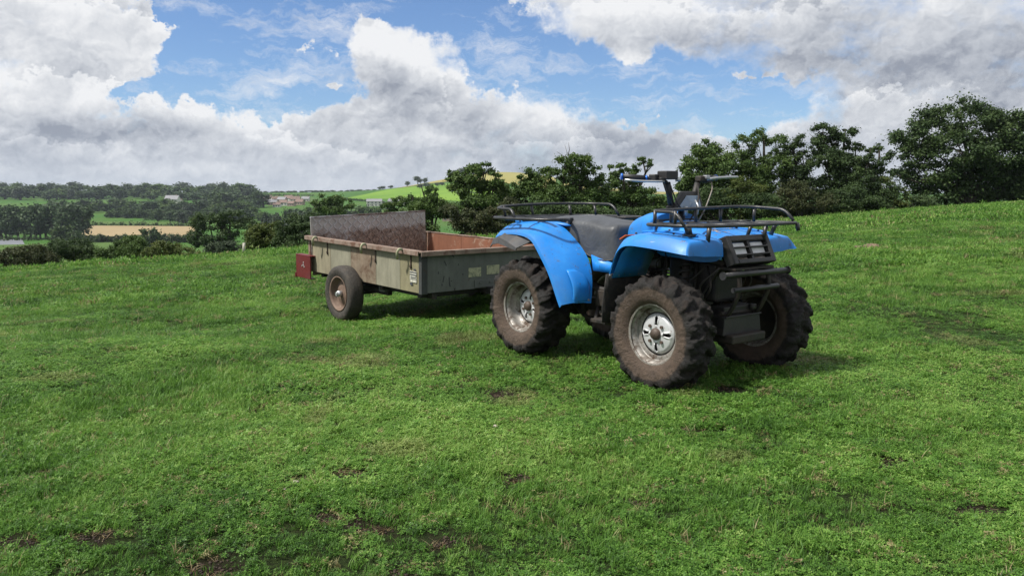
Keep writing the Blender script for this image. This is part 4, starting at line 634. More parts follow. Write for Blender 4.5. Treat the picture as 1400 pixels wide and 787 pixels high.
# ------------------------------------------------------------------ foliage
def leaf_cloud(centres, sizes, n, lsz, rng, flat=.6, hole=.0):
    """diamond leaves scattered round clump centres; returns verts, quads, tint"""
    m = len(centres); w = (sizes[:, 0] * sizes[:, 2]) ** .8; w = w / w.sum()
    idx = rng.choice(m, n, p=w)
    d = rng.normal(size=(n, 3)); d /= np.linalg.norm(d, axis=1, keepdims=True)
    rad = rng.random(n) ** .45
    rad = .25 * rad + .75 * np.minimum(np.abs(rng.normal(0, .62, n)), 1.7)
    p = centres[idx] + d * rad[:, None] * sizes[idx]
    nrm = rng.normal(size=(n, 3)) * .75 + d * .6; nrm[:, 2] += .65; nrm /= np.linalg.norm(nrm, axis=1, keepdims=True)
    a = np.cross(nrm, rng.normal(size=(n, 3))); a /= np.linalg.norm(a, axis=1, keepdims=True); b = np.cross(nrm, a)
    s = lsz * (.55 + .75 * rng.random(n))[:, None]
    v = np.stack([p - a * s * .5, p + b * s * .32 - nrm * s * .06, p + a * s * .5, p - b * s * .32 - nrm * s * .06], 1)
    tint = np.clip(rng.normal(.5, .17, m)[idx] * .6 + rng.random(n) * .4, 0, 1)
    q = np.arange(n * 4).reshape(n, 4)
    return v.reshape(-1, 3), q, tint

def limb_mesh(base, tips, r0, rng, name):
    mb = MB(); base = Vector(base)
    top = Vector(tips[0]); 
    for i, tp in enumerate(tips):
        tp = Vector(tp); fork = base.lerp(Vector((tp.x * .25 + base.x * .75, tp.y * .25 + base.y * .75, tp.z)), .30 + .15 * rng.random())
        pts = []; n = 6
        for k in range(n + 1):
            t = k / n
            p = base * (1 - t) ** 2 + fork * 2 * t * (1 - t) + tp * t * t
            if 0 < k < n: p += Vector(rng.normal(size=3)) * .04 * (tp - base).length * t
            pts.append(p)
        rr = r0 * (1 if i == 0 else .62)
        mb.tube(pts, [rr * (1 - .85 * k / n) + .012 for k in range(n + 1)], 6, cap=False)
        for _ in range(2):                                   # side twigs
            k = rng.integers(2, n); a = pts[k]; e = a + (tp - base).length * .28 * Vector((rng.normal(), rng.normal(), .5 + rng.random())).normalized()
            mb.tube([a, a.lerp(e, .5) + Vector(rng.normal(size=3)) * .05, e], [rr * .3 + .008, rr * .2 + .006, .006], 4, cap=False)
    return mb.mesh(name)

def build_tree(nm, lab, x, y, lobes, lsz, n, pal, seed):
    rng = np.random.default_rng(seed)
    gz = hz(x, y)
    cat = 'shrub' if 'shrub' in nm else 'tree'
    root = empty(nm, (x, y, gz - .1)); tag(root, lab, cat)
    C, S = [], []; tips = []
    depth = max(l[2] for l in lobes)
    for (dx, z, rx, rz) in lobes:
        zc = z - gz + .1
        ry = max(rx, rz) * .95
        cy0 = rng.uniform(-.35, .35) * depth
        tips.append((dx, cy0, zc + rz * .3))
        k = int(max(10, 3.9 * (rx * rz) / (lsz * 2.6) ** 2))
        k = min(k, 80)
        d = rng.normal(size=(k, 3)); d /= np.linalg.norm(d, axis=1, keepdims=True)
        rr = (.45 + .55 * rng.random(k) ** .5)[:, None]
        c = np.array([dx, cy0, zc]) + d * rr * np.array([rx, ry, rz]) * .92
        s = np.abs(rng.normal(1, .25, (k, 1))) * np.array([[.44, .44, .27]]) * math.sqrt(rx * rz) * .85 + lsz * .3
        C.append(c); S.append(s)
    C = np.concatenate(C); S = np.concatenate(S)
    low = C[:, 2] < .15; C[low, 2] = .15 + rng.random(low.sum()) * .3
    v, q, t = leaf_cloud(C, S, int(n * 2.4), lsz * .92, rng)
    if cat == 'shrub' or True:      # skirts reach the ground
        zlow = min(l[1] - l[3] for l in lobes) - gz
    link('trunk', limb_mesh((0, 0, 0), sorted(tips, key=lambda p: -p[2]), .035 * max(tp[2] for tp in tips) + .02, rng, 'trunk'), MAT['bark'], root)
    link('crown', np_mesh('crown', v, q, attrs={'tint': ('FACE', t)}), LEAF[pal], root)
    # understorey foliage of the same plant, between crown and ground
    if zlow > .6:
        xs = [l[0] for l in lobes]; kx = 26
        c = np.stack([rng.uniform(min(xs) * .8, max(xs) * .8 + .01, kx), rng.normal(0, .5, kx), rng.uniform(.2, zlow + .4, kx)], 1)
        s = np.ones((kx, 3)) * np.array([[.9, .8, .6]]) * min(1.2, depth * .5)
        v2, q2, t2 = leaf_cloud(c, s, int(n * .55), lsz, rng)
        link('lower_foliage', np_mesh('lower_foliage', v2, q2, attrs={'tint': ('FACE', t2)}), LEAF[pal], root)
    return root
for i, (nm, lab, x, y, lobes, lsz, n, pal) in enumerate(NEAR_TREES):
    tr_ = build_tree(nm, lab, x, y, lobes, lsz, n, pal, 100 + i)
    if 'dead twig' in lab:
        m_ = MB()
        for a, b in (((.15, 0, 3.0), (-.24, 0, 4.62)), ((-.08, 0, 4.05), (-.05, .1, 4.75)), ((.0, 0, 3.8), (-.65, .1, 4.3))):
            z0 = hz(x, y)
            m_.tube([(a[0], a[1], a[2]), ((a[0] + b[0]) / 2 + .06, 0, (a[2] + b[2]) / 2), b], [.025, .016, .006], 5)
        m_.build('dead_twig', MAT['bark'], tr_)

# far trees: a few shared crowns, one object per tree
def far_crown(seed, tall, n=1500, low=False):
    rng = np.random.default_rng(seed); k = 16
    d = rng.normal(size=(k, 3)); d /= np.linalg.norm(d, axis=1, keepdims=True)
    H = tall; c = np.array([0, 0, H * (.58 if low else .48)]) + d * np.array([.66, .66, H * (.30 if low else .40)]) * (.5 + .5 * rng.random((k, 1)))
    s = np.abs(rng.normal(1, .25, (k, 1))) * np.array([[.42, .42, .34]])
    v, q, t = leaf_cloud(c, s, n, .22, rng)
    me = np_mesh('crown', v, q, attrs={'tint': ('FACE', t)})
    tm = MB().tube([(0, 0, 0), (.03, 0, H * .4), (0, 0, H * .8)], [.09, .06, .02], 6).mesh('trunk'); tm.materials.append(MAT['bark'])
    return me, tm
FAR = {}
for pal in ('far', 'dark', 'poplar', 'mid', 'dark2'):
    for j in range(3):
        me, tm = far_crown(900 + j + len(pal) * 10, 2.0 if pal != 'poplar' else 3.0, low=pal == 'far'); me.materials.append(LEAF[pal]); FAR[(pal, j)] = (me, tm, 2.0 if pal != 'poplar' else 3.0)
ROWL = {0: ('distant tree standing along the skyline ridge above the valley', 'trees along the far left skyline'),
        1: ('dark distant tree on the slope just under the skyline ridge', 'trees on the slope under the left skyline'),
        2: ('dark distant tree on the lower slope behind the stubble field', 'trees on the lower slope beyond the stubble field'),
        3: ('tall close grown tree in the plantation at the far left of the valley', 'trees of the valley plantation'),
        4: ('tiny far tree on the horizon between the ridge and the hill', 'small trees along the middle horizon'),
        5: ('dark distant tree of the wood between the ridge and the village', 'trees of the wood beside the village'),
        6: ('dark valley tree in front of the village houses', 'valley trees below the village'),
        7: ('small round tree in the hedged strip above the stubble field', 'round trees above the stubble field'),
        8: ('small dark tree in the hedge along the near edge of the stubble field', 'trees along the near edge of the stubble field'),
        9: ('valley tree in front of the green hill field', 'valley trees in front of the green hill'),
        10: ('mid valley tree on the slope right of the stubble field', 'trees right of the stubble field'),
        12: ('small tree on the green and golden hill', 'scattered trees on the hill')}
L11 = ['rounded valley tree just left of the stubble field, the nearer and wider of two', 'small rounded valley tree touching the left corner of the stubble field', 'lone dark round tree in front of the stubble field']
k11 = 0
ORD = 'first second third fourth fifth sixth seventh eighth ninth tenth eleventh twelfth thirteenth fourteenth fifteenth sixteenth seventeenth eighteenth nineteenth twentieth twenty-first twenty-second twenty-third twenty-fourth twenty-fifth'.split()
ROWN = {3: 'tree from the left in the tall valley plantation', 5: 'tree from the left in the wood beside the village', 6: 'tree from the left in the row just below the village houses', 7: 'round tree from the left in the strip above the stubble field',
        8: 'tree from the left in the near hedge of the stubble field', 9: 'valley tree from the left in front of the green hill field', 10: 'tree from the left on the slope right of the stubble field', 12: 'scattered tree from the left on the green and golden hill'}
_rank = {}
for r_ in ROWN:
    for n_, i_ in enumerate(sorted([i for i, t in enumerate(FAR_TREES) if t[0] == r_], key=lambda i: FAR_TREES[i][1] / FAR_TREES[i][2])): _rank[i_] = n_
for i, (tagid, x, y, ztop, w, pal) in enumerate(FAR_TREES):
    gz = hz(x, y); rng_ = random.Random(i)
    if tagid in (0, 1, 2, 5, 6, 9, 10): pal = rng_.choice(['far', 'far', 'mid', 'dark'] if tagid in (0, 12) else ['poplar', 'dark', 'dark2', 'mid', 'dark'])
    me, tm, H = FAR[(pal, rng_.randrange(3))]
    hgt = max(ztop - gz + 1.5, w * .9)
    if ztop - gz < 1: hgt = w * 1.0
    if tagid == 4: hgt = max(ztop - gz, 5)
    if tagid == 11:
        lab, grp = L11[k11], None; k11 += 1
    else: lab, grp = ROWL[tagid]
    if i in _rank and _rank[i] < len(ORD): lab = ORD[_rank[i]] + ' ' + ROWN[tagid]
    o = empty({3: 'plantation_tree', 7: 'valley_tree', 11: 'valley_tree'}.get(tagid, 'distant_tree'), (x, y, gz - .5), rng_.uniform(0, 6.28)); tag(o, lab, 'tree', grp)
    o.scale = (w * .78, w * .78, hgt / H * 1.0)
    link('crown', me, None, o); link('trunk', tm, None, o)

# hedges
HL = ['dark hedge along the far edge of the stubble field', 'dark hedge along the near edge of the stubble field', 'upper hedge line on the slope above the stubble field', 'lower hedge line just above the stubble field',
      'hedge below the village strip field', 'hedge across the valley below the green hill field', 'hedge line along the horizon left of the hill', 'hedge at the foot of the bright green hill field', 'short hedge between the stubble field and the plantation', 'hedge beside the grey track at the far left', 'dark hedge low on the hill behind the open oak']
for i, pl in enumerate(HEDGES):
    rng = np.random.default_rng(300 + i); pts = []
    for a, b in zip(pl[:-1], pl[1:]):
        L_ = math.dist(a, b); k = max(2, int(L_ / 2.2))
        for j in range(k):
            t = j / k; px_, py_ = a[0] + (b[0] - a[0]) * t + rng.normal(0, .5), a[1] + (b[1] - a[1]) * t + rng.normal(0, .5)
            pts.append((px_, py_, hz(px_, py_)))
    x0, y0, z0 = pts[0]; C = np.array(pts) - np.array([x0, y0, z0]); hh = rng.uniform(.9, 2.0, len(C)); C[:, 2] += hh * .7
    S = np.stack([np.full(len(C), 1.9), np.full(len(C), 1.7), hh], 1)
    v, q, t = leaf_cloud(C, S, len(C) * 60, .9, rng)
    o = link('hedge', np_mesh('hedge', v, q, attrs={'tint': ('FACE', t)}), LEAF['dark']); o.location = (x0, y0, z0); tag(o, HL[i], 'hedge')

# houses of the far village and the farm sheds
MAT['wall_w'] = mat_worn('pale_render', (.60, .58, .54), .8, 0, .08, .5); MAT['wall_b'] = mat_worn('buff_brick', (.34, .26, .21), .85, 0, .12, .5)
MAT['roof_t'] = mat_worn('brown_roof_tiles', (.17, .115, .095), .85, 0, .2, .8); MAT['roof_s'] = mat_worn('grey_slate', (.20, .20, .215), .7, 0, .15, .8)
MAT['win'] = mat_worn('dark_window', (.05, .06, .08), .2, 0, .1, 1, bmp=0)
def house(x, y, w, wall, roof, rz, label, group, h=None, d=None, chim=True, name='house', nwin=3, roofh=None):
    h = h or w * .42; d = d or w * .65; rh = roofh or w * .28
    r = empty(name, (x, y, hz(x, y) - .3), rz); tag(r, label, 'house' if name == 'house' else 'shed', group)
    m = MB().box((0, 0, h / 2), (w, d, h)); m.add([(-w / 2, -d / 2, h), (-w / 2, d / 2, h), (-w / 2, 0, h + rh), (w / 2, -d / 2, h), (w / 2, d / 2, h), (w / 2, 0, h + rh)], [(0, 2, 1), (3, 4, 5)])
    m.build('wall', MAT[wall], r)
    e = .4; m = MB()
    for s in (-1, 1):
        m.add([(-w / 2 - e, s * (d / 2 + e), h - .2), (w / 2 + e, s * (d / 2 + e), h - .2), (w / 2 + e, 0, h + rh + .05), (-w / 2 - e, 0, h + rh + .05)], [(0, 1, 2, 3)])
    rf = m.build('roof', MAT[roof], r, solid=.25)
    if chim: MB().box((w * .32, 0, h + rh + .3), (.9, .7, 1.6)).build('chimney', MAT['wall_b'], rf)
    me = MB().box((0, 0, 0), (1.1, .12, 1.2)).mesh('window'); me.materials.append(MAT['win'])
    for k in range(nwin):
        for zz in ((h * .28, h * .72) if h > 4 else (h * .5,)):
            o = link('window', me, None, r); o.location = (-w / 2 + w * (k + .5) / nwin, -d / 2 - .05, zz)
for i, (x, y, w, c) in enumerate(HOUSES):
    lab = {'w': 'small far village house with pale rendered walls', 'b': 'small far village house with buff brick walls'}[c]
    grp = 'pale houses of the far village' if c == 'w' else 'brick houses of the far village'
    cc = sorted([j for j, h_ in enumerate(HOUSES) if h_[3] == c and j not in (12, 13)], key=lambda j: HOUSES[j][0] / HOUSES[j][1])
    if i in cc: lab = ORD[cc.index(i)] + {'w': ' pale rendered house from the left in the far village', 'b': ' buff brick house from the left in the far village'}[c]
    if i in (12, 13): lab = ['wide pale house among the trees on the left slope', 'smaller pale house right beside the wide one on the left slope'][i - 12]; grp = None
    house(x, y, w, 'wall_' + c, 'roof_t' if i % 3 else 'roof_s', random.Random(i).uniform(-.5, .5), lab, grp)
house(-130, 760, 14, 'wall_w', 'roof_s', .1, 'long white farm building left of two below the green hill', None, h=5, d=10, chim=False, name='farm_shed', nwin=4, roofh=2)
house(-109, 765, 16, 'wall_w', 'roof_s', -.1, 'long grey roofed farm building right of two below the green hill', None, h=4.5, d=10, chim=False, name='farm_shed', nwin=5, roofh=2)
house(-42, 590, 18, 'wall_b', 'roof_s', .05, 'low grey roofed barn behind the open oak', None, h=4, d=12, chim=False, name='farm_shed', nwin=4, roofh=2.5)
house(-197.5, 375, 5.5, 'wall_w', 'roof_s', .1, 'small grey field shelter at the near edge of the stubble field', None, h=2, d=4, chim=False, name='farm_shed', nwin=1, roofh=.8)
# post on the crest
pz = hz(-8.8, 26)
m = MB().tube([(0, 0, -.3), (.01, 0, .2), (.02, 0, .38)], [.055, .05, .045], 8)
o = m.build('fence_post', mat_worn('weathered_post', (.42, .40, .34), .9, 0, .2, 8)); o.location = (-8.9, 26.5, hz(-8.9, 26.5)); tag(o, 'short pale weathered fence post on the crest left of the trailer', 'post')

# ------------------------------------------------------------------ trailer (local frame: x forward to the drawbar, y to its left/far side, z up)
def add_instance(name, me, parent, loc=(0, 0, 0), rot=(0, 0, 0), scale=None):
    o = link(name, me, None, parent); o.location = loc; o.rotation_euler = rot
    if scale: o.scale = scale
    return o
TW, TL = 1.50, 2.08
tr = empty('box_trailer', (-.80, 6.95, 0), math.atan2(-.763, .646)); tr.rotation_euler = (0, R(1.25), math.atan2(-.763, .646))
tag(tr, 'weathered green and rust box trailer with raised metal tailboard, hitched behind the quad bike', 'trailer')
Z0, Z1 = .185, .545
xs = [0, -.34, -.76, -1.24, -1.66, -TL]; sm = ['side4', 'side4', 'side2', 'side3', 'side2', 'side1']
sm = ['side4', 'side2', 'side3', 'side2', 'side1']
for a, b, m_ in zip(xs[:-1], xs[1:], sm):
    MB().box(((a + b) / 2, 0.012, (Z0 + Z1) / 2), (abs(a - b) - .004, .018 + random.uniform(0, .003), Z1 - Z0)).build('side_panel', MAT[m_], tr, bevel=.002)
for a, b in ((0, -.7), (-.7, -1.4), (-1.4, -TL)):
    MB().box(((a + b) / 2, TW - .012, (Z0 + Z1) / 2), (abs(a - b) - .004, .02, Z1 - Z0)).build('side_panel', MAT['rust_inner'], tr, bevel=.002)
MB().box((.0, TW / 2, (Z0 + Z1) / 2), (.018, TW - .1, Z1 - Z0 - .004)).build('front_panel', MAT['front'], tr)
MB().box((-TL / 2, TW / 2, Z0 + .01), (TL - .03, TW - .06, .018)).build('floor_panel', MAT['rust_inner'], tr)
# near side wall ribs and inner battens
m = MB()
for x in (-.34, -.76, -1.24, -1.66): m.box((x, .03, (Z0 + Z1) / 2), (.03, .02, Z1 - Z0 - .03))
m.build('rib', MAT['post'], tr)
# corner posts
for (x, y, mt) in ((.012, .012, 'post'), (.012, TW - .012, 'post'), (-TL - .03, .012, 'rail'), (-TL - .03, TW - .012, 'rail')):
    m = MB(); m.box((x, y + (.018 if y < .5 else -.018), (Z0 + Z1) / 2), (.010, .058, Z1 - Z0 + .012)); m.box((x - .018, y - (.012 if y < .5 else -.012), (Z0 + Z1) / 2), (.046, .008, Z1 - Z0 + .012))
    m.build('corner_post', MAT[mt], tr, bevel=.002)
# top rails: angle section, lip outward
def rail(a, b, out, nm='top_rail', mt='rail'):
    a, b = Vector(a), Vector(b); out = Vector(out); m = MB()
    m.bar(a + out * .0, b + out * .0, .050, .010); m.bar(a + out * .030 - Vector((0, 0, .017)), b + out * .030 - Vector((0, 0, .017)), .008, .040)
    return m.build(nm, MAT[mt], tr, bevel=.0015)
rail((-TL - .09, -.005, Z1 + .012), (.012, -.005, Z1 + .012), (0, -1, 0))
rail((-TL - .05, TW + .005, Z1 + .012), (.012, TW + .005, Z1 + .012), (0, 1, 0))
rail((.022, -.03, Z1 + .009), (.022, TW + .03, Z1 + .009), (1, 0, 0))
# raised tread-plate tailboard
tb = MB().box((-TL + .01, TW / 2 - .01, Z0 + .305), (.012, TW - .04, .61)).build('tailboard', mat_tailboard('muddy_tread_plate', (.37, .36, .345)), tr, bevel=.002)
m = MB()
for i in range(24):
    for j in range(13):
        y = .06 + i * (TW - .14) / 23; z = Z0 + .03 + j * .046
        s = 1 if (i + j) % 2 else -1
        rot = Matrix.Rotation(s * R(45), 3, 'X'); m.box((-TL + .019, y, z), (.010, .052, .011), rot)
o = m.build('tread_relief', mat_tailboard('muddy_tread_ridges', (.44, .44, .45)), tb); tag(o, kind='stuff')
m = MB().bar((-TL + .012, .01, Z0 + .617), (-TL + .012, TW - .03, Z0 + .617), .024, .014); m.build('tailboard_edge', MAT['galv'], tb)
tb.rotation_euler.x = R(1.9); tb.location.z = -.045
# rope hooks and latch bars on the near side
hook = MB().tube(smooth_path([(0, -.035, .005), (0, -.055, .012), (-.008, -.065, -.01), (-.02, -.055, -.05)], .02, 4), .0075, 8)
hk = hook.mesh('rope_hook'); hk.materials.append(MAT['cream'])
for x in (-1.87, -.87, -.235): add_instance('rope_hook', hk, tr, (x, 0.01, Z1 + .005), scale=(1.5, 1.5, 1.5))
lb = MB().box((0, -.004, -.06), (.012, .008, .13)); lb.box((0, -.008, -.10), (.02, .01, .02)); lbm = lb.mesh('latch_bar'); lbm.materials.append(MAT['cap'])
for x in (-1.72, -.76, -.155): add_instance('latch_bar', lbm, tr, (x, 0, Z1 - .03))
# side label with print
lab = empty('label_sticker', (-.115, -.004, .325), 0, tr); lab.rotation_euler = (0, R(0), 0)
MB().box((0, 0, 0), (.105, .003, .10)).build('paper', MAT['white'], lab)
m = MB()
for zz, w, xo in ((.040, .10, 0), (.018, .10, 0), (-.004, .085, .003)): m.box((xo, -.003, zz), (w, .002, .0075))
for k in range(7): m.box((-.04 + k * .0135, -.003, -.020), (.008, .002, .006))
m.box((.025, -.001, .064), (.032, .002, .016)); m.box((-.03, -.001, -.066), (.04, .002, .018))
m.build('print', MAT['ink'], lab)
# yellowed stickers, brackets on the front board
for y, w in ((.585, .145), (.80, .15)):
    MB().box((.011, y, Z0 + .155 + (.012 if y > .7 else 0)), (.003, w, .085)).build('sticker', MAT['cream'], tr)
m = MB().box((.014, .74, Z0 + .045), (.012, .32, .07)); 
for y in (.64, .76, .86): m.tube([(.018, y, Z0 + .055), (.030, y, Z0 + .055)], .010, 8)
m.box((.06, .90, Z0 - .015), (.10, .20, .035)); m.bar((.05, .78, Z0 + .03), (.05, .78, Z0 - .06), .02, .012); m.bar((.05, .86, Z0 + .03), (.05, .86, Z0 - .06), .02, .012); m.box((.05, .82, Z0 - .06), (.03, .10, .02))
m.build('hitch_bracket', MAT['front'], tr, bevel=.003)
# scrapes in the paint of the front board
m = MB(); rn = random.Random(3)
for (y, z, l, a) in ((.255, .44, .05, .5), (.235, .30, .06, -.2), (.30, .28, .07, .1), (.305, .24, .03, .4), (.36, .20, .02, 0), (.18, .36, .02, 0), (.40, .42, .015, 0), (.34, .50, .03, .8), (.22, .25, .02, .2), (.45, .33, .015, .3)):
    m.box((.0095, y, z), (.0016, .011, l), Matrix.Rotation(a, 3, 'X'))
m.build('scrape', MAT['post'], tr)
# chassis
m = MB()
for y in (.16, TW - .16): m.bar((-TL + .05, y, Z0 - .035), (-.02, y, Z0 - .035), .05, .055)
for x in (-.1, -.75, -1.95): m.bar((x, .05, Z0 - .03), (x, TW - .05, Z0 - .03), .05, .045)
m.bar((-.4, TW / 2, Z0 - .03), (.85, TW / 2, Z0), .06, .06)
m.bar((.85, TW / 2, Z0), (1.42, TW / 2, Z0 + .02), .06, .06); m.box((1.42, TW / 2, Z0 + .045), (.14, .07, .07))
m.build('chassis', MAT['chassis'], tr, bevel=.003)
MB().box((-.78, .15, Z0 - .05), (.10, .16, .055)).build('spring_hanger', MAT['front'], tr, bevel=.004)
AX = -1.17; AZ = .062
MB().tube([(AX, .0, AZ), (AX, TW, AZ)], .028, 10).bar((AX - .35, .13, Z0 - .08), (AX + .45, .13, Z0 - .085), .05, .05).bar((AX, .13, AZ), (AX, .13, Z0 - .06), .06, .03).bar((AX, TW - .13, AZ), (AX, TW - .13, Z0 - .06), .06, .03).build('axle', MAT['chassis'], tr)
def trailer_wheel(y, side):
    w = empty('wheel', (AX, y, AZ), 0, tr); Rr = .272
    prof = [(-.058, .165), (-.070, .19), (-.078, .225), (-.074, .25), (-.060, .266), (-.03, .273), (0, .275), (.03, .273), (.060, .266), (.074, .25), (.078, .225), (.070, .19), (.058, .165)]
    MB().lathe(prof, 56).build('tyre', MAT['trailer_tyre'], w)
    s = side
    rim = MB().lathe([(s * .062, .168), (s * .068, .172), (s * .066, .160), (s * .045, .152), (s * .012, .145), (s * .004, .125), (s * .022, .09), (s * .028, .05), (s * .030, .0)], 40).build('rim', mat_rust_rim, w)
    m = MB().tube([(0, s * .02, 0), (0, s * .075, 0)], .030, 14); m.tube([(0, s * .075, 0), (0, s * .088, 0)], .020, 12); m.build('hub', MAT['chrome'], w)
    return w
mat_rust_rim = mat_worn('rusty_wheel_disc', (.17, .115, .085), .7, .1, .3, 9, dirt=(.10, .065, .045), dscale=8, dlo=.45, dhi=.65, bmp=.3)
trailer_wheel(-.115, -1); trailer_wheel(TW + .115, 1)
# red lamp bracket at the rear near corner
rb = MB(); rb.box((-TL - .175, -.055, .262), (.335, .012, .235)); rb.box((-TL - .175, -.025, .385), (.345, .075, .010)); rb.box((-TL - .345, -.02, .262), (.010, .06, .24)); rb.box((-TL - .175, -.03, .145), (.335, .06, .008))
rb.box((-TL - .355, -.058, .16), (.02, .02, .05))
rbo = rb.build('lamp_bracket', MAT['red'], tr, bevel=.002); rbo.location = (.085, 0, -.035)
m = MB()
for x, z in ((-.165, .285), (-.145, .262), (-.195, .27), (-.16, .31)): m.tube([(-TL + x, -.060, z), (-TL + x, -.066, z)], .009, 8)
m.build('bolt_head', MAT['chrome'], rbo)
MB().box((-TL - .05, .05, .39), (.03, .03, .33)).build('tail_post', MAT['post'], tr)

# ------------------------------------------------------------------ quad bike (local: x forward, y to its left = far side, z up, origin under the rear axle)
QH = math.atan2(-.797, .604)
qb = empty('quad_bike', (.446, 5.57, 0), QH)
tag(qb, 'bright blue muddy quad bike with grey seat, black racks and chunky tyres on the grass', 'quad bike')

def mat_quad_tyre():
    m, nt, b = new_mat('mud_caked_tyre')
    tc = nt.nodes.new('ShaderNodeTexCoord'); mp = nt.nodes.new('ShaderNodeMapping'); mp.inputs['Scale'].default_value = (1, 0, 1); nt.links.new(tc.outputs['Object'], mp.inputs[0])
    ln = nt.nodes.new('ShaderNodeVectorMath'); ln.operation = 'LENGTH'; nt.links.new(mp.outputs[0], ln.inputs[0])
    n = node_noise(nt, 11, 8, .72); n2 = node_noise(nt, 55, 4, .7)
    a = nt.nodes.new('ShaderNodeMath'); a.operation = 'MULTIPLY_ADD'; nt.links.new(n, a.inputs[0]); a.inputs[1].default_value = .09; nt.links.new(ln.outputs['Value'], a.inputs[2])
    f = ramp(nt, a.outputs[0], [(.290, (0, 0, 0)), (.302, (1, 1, 1))])
    side = ramp(nt, n, [(.3, (.045, .031, .023)), (.52, (.086, .060, .044)), (.72, (.12, .086, .064))])
    tread = ramp(nt, n, [(.30, (.007, .007, .007)), (.52, (.013, .011, .010)), (.66, (.030, .022, .018)), (.78, (.065, .047, .036))])
    col = mixc(nt, f, side, tread); col = mixc(nt, ramp(nt, n2, [(.55, (0, 0, 0)), (.8, (.14, .14, .14))]), col, (.12, .09, .07))
    nt.links.new(col, b.inputs['Base Color']); nt.links.new(ramp(nt, n, [(.35, (.5,) * 3), (.6, (.85,) * 3)]), b.inputs['Roughness']); b.inputs['Specular IOR Level'].default_value = .4
    bump(nt, b, node_noise(nt, 42, 7, .75), 1.0, .014); return m
MAT['quad_tyre'] = mat_quad_tyre()
def tyre_mesh(width, Rt, rin, nlug, seed, lug=.029, n=288):
    hw = width / 2
    base = [(-hw * .62, rin), (-hw * .80, rin + .012), (-hw * .96, rin + .045), (-hw * 1.0, rin + .075), (-hw * 1.0, Rt - .060), (-hw * .97, Rt - .042)]
    m1 = 22; tread = [(-hw * .95 + 1.9 * hw * k / (m1 - 1), None) for k in range(m1)]
    vs = []; prof = base + tread + [(-y, r) for (y, r) in reversed(base)]
    np_ = len(prof)
    for k in range(n):
        a = 2 * math.pi * k / n
        ca, sa = math.cos(a), math.sin(a)
        for i, (y, r) in enumerate(prof):
            if r is None:
                u = abs(y) / hw; r0 = Rt - lug - .020 * u ** 4
                sgn = 1 if y > 0 else -1
                ph = (a / (2 * math.pi) * nlug + (.5 if sgn > 0 else 0) + u * .55 + .10 * mnoise.noise(Vector((ca * 3, sa * 3, seed + sgn))) * 2) % 1
                l = min(1, max(0, (.27 - abs(ph - .5) ) * 14)) * min(1, max(0, (u - .04) * 8))
                mud = mnoise.noise(Vector((ca * 4.5, y * 14, sa * 4.5 + seed)))
                f1 = mnoise.noise(Vector((ca * 16, y * 40, sa * 16 + seed))); f2 = mnoise.noise(Vector((ca * 38, y * 90, sa * 38 + seed)))
                fill = min(1.1, max(0, .45 + mud * 1.3))
                r = r0 + lug * (l * .95 + (1 - l) * fill * .6) + .010 * f1 + .006 * f2
            else:
                f1 = mnoise.noise(Vector((ca * 12, y * 20, sa * 12 + seed * 2)))
                if r > rin + .05:
                    ph = (a / (2 * math.pi) * nlug + (.5 if y > 0 else 0) + .55) % 1
                    l = min(1, max(0, (.30 - abs(ph - .5)) * 9)) * min(1, max(0, (r - (Rt - .065)) * 45)); y = y * (1 + .10 * l + .07 * f1 * min(1, (r - rin - .05) * 20)); r = r + .006 * f1
            vs.append((r * ca, y, r * sa))
    K = np.arange(n); Iq = np.arange(np_ - 1)
    kk, ii = np.meshgrid(K, Iq, indexing='ij'); k2 = (kk + 1) % n
    q = np.stack([kk * np_ + ii, kk * np_ + ii + 1, k2 * np_ + ii + 1, k2 * np_ + ii], -1).reshape(-1, 4)
    me = np_mesh('tyre', np.array(vs), q, smooth=True); me.materials.append(MAT['quad_tyre'])
    mi = np.where((ii.ravel() < 4) | (ii.ravel() >= np_ - 5), 1, 0).astype(np.int32)
    return me

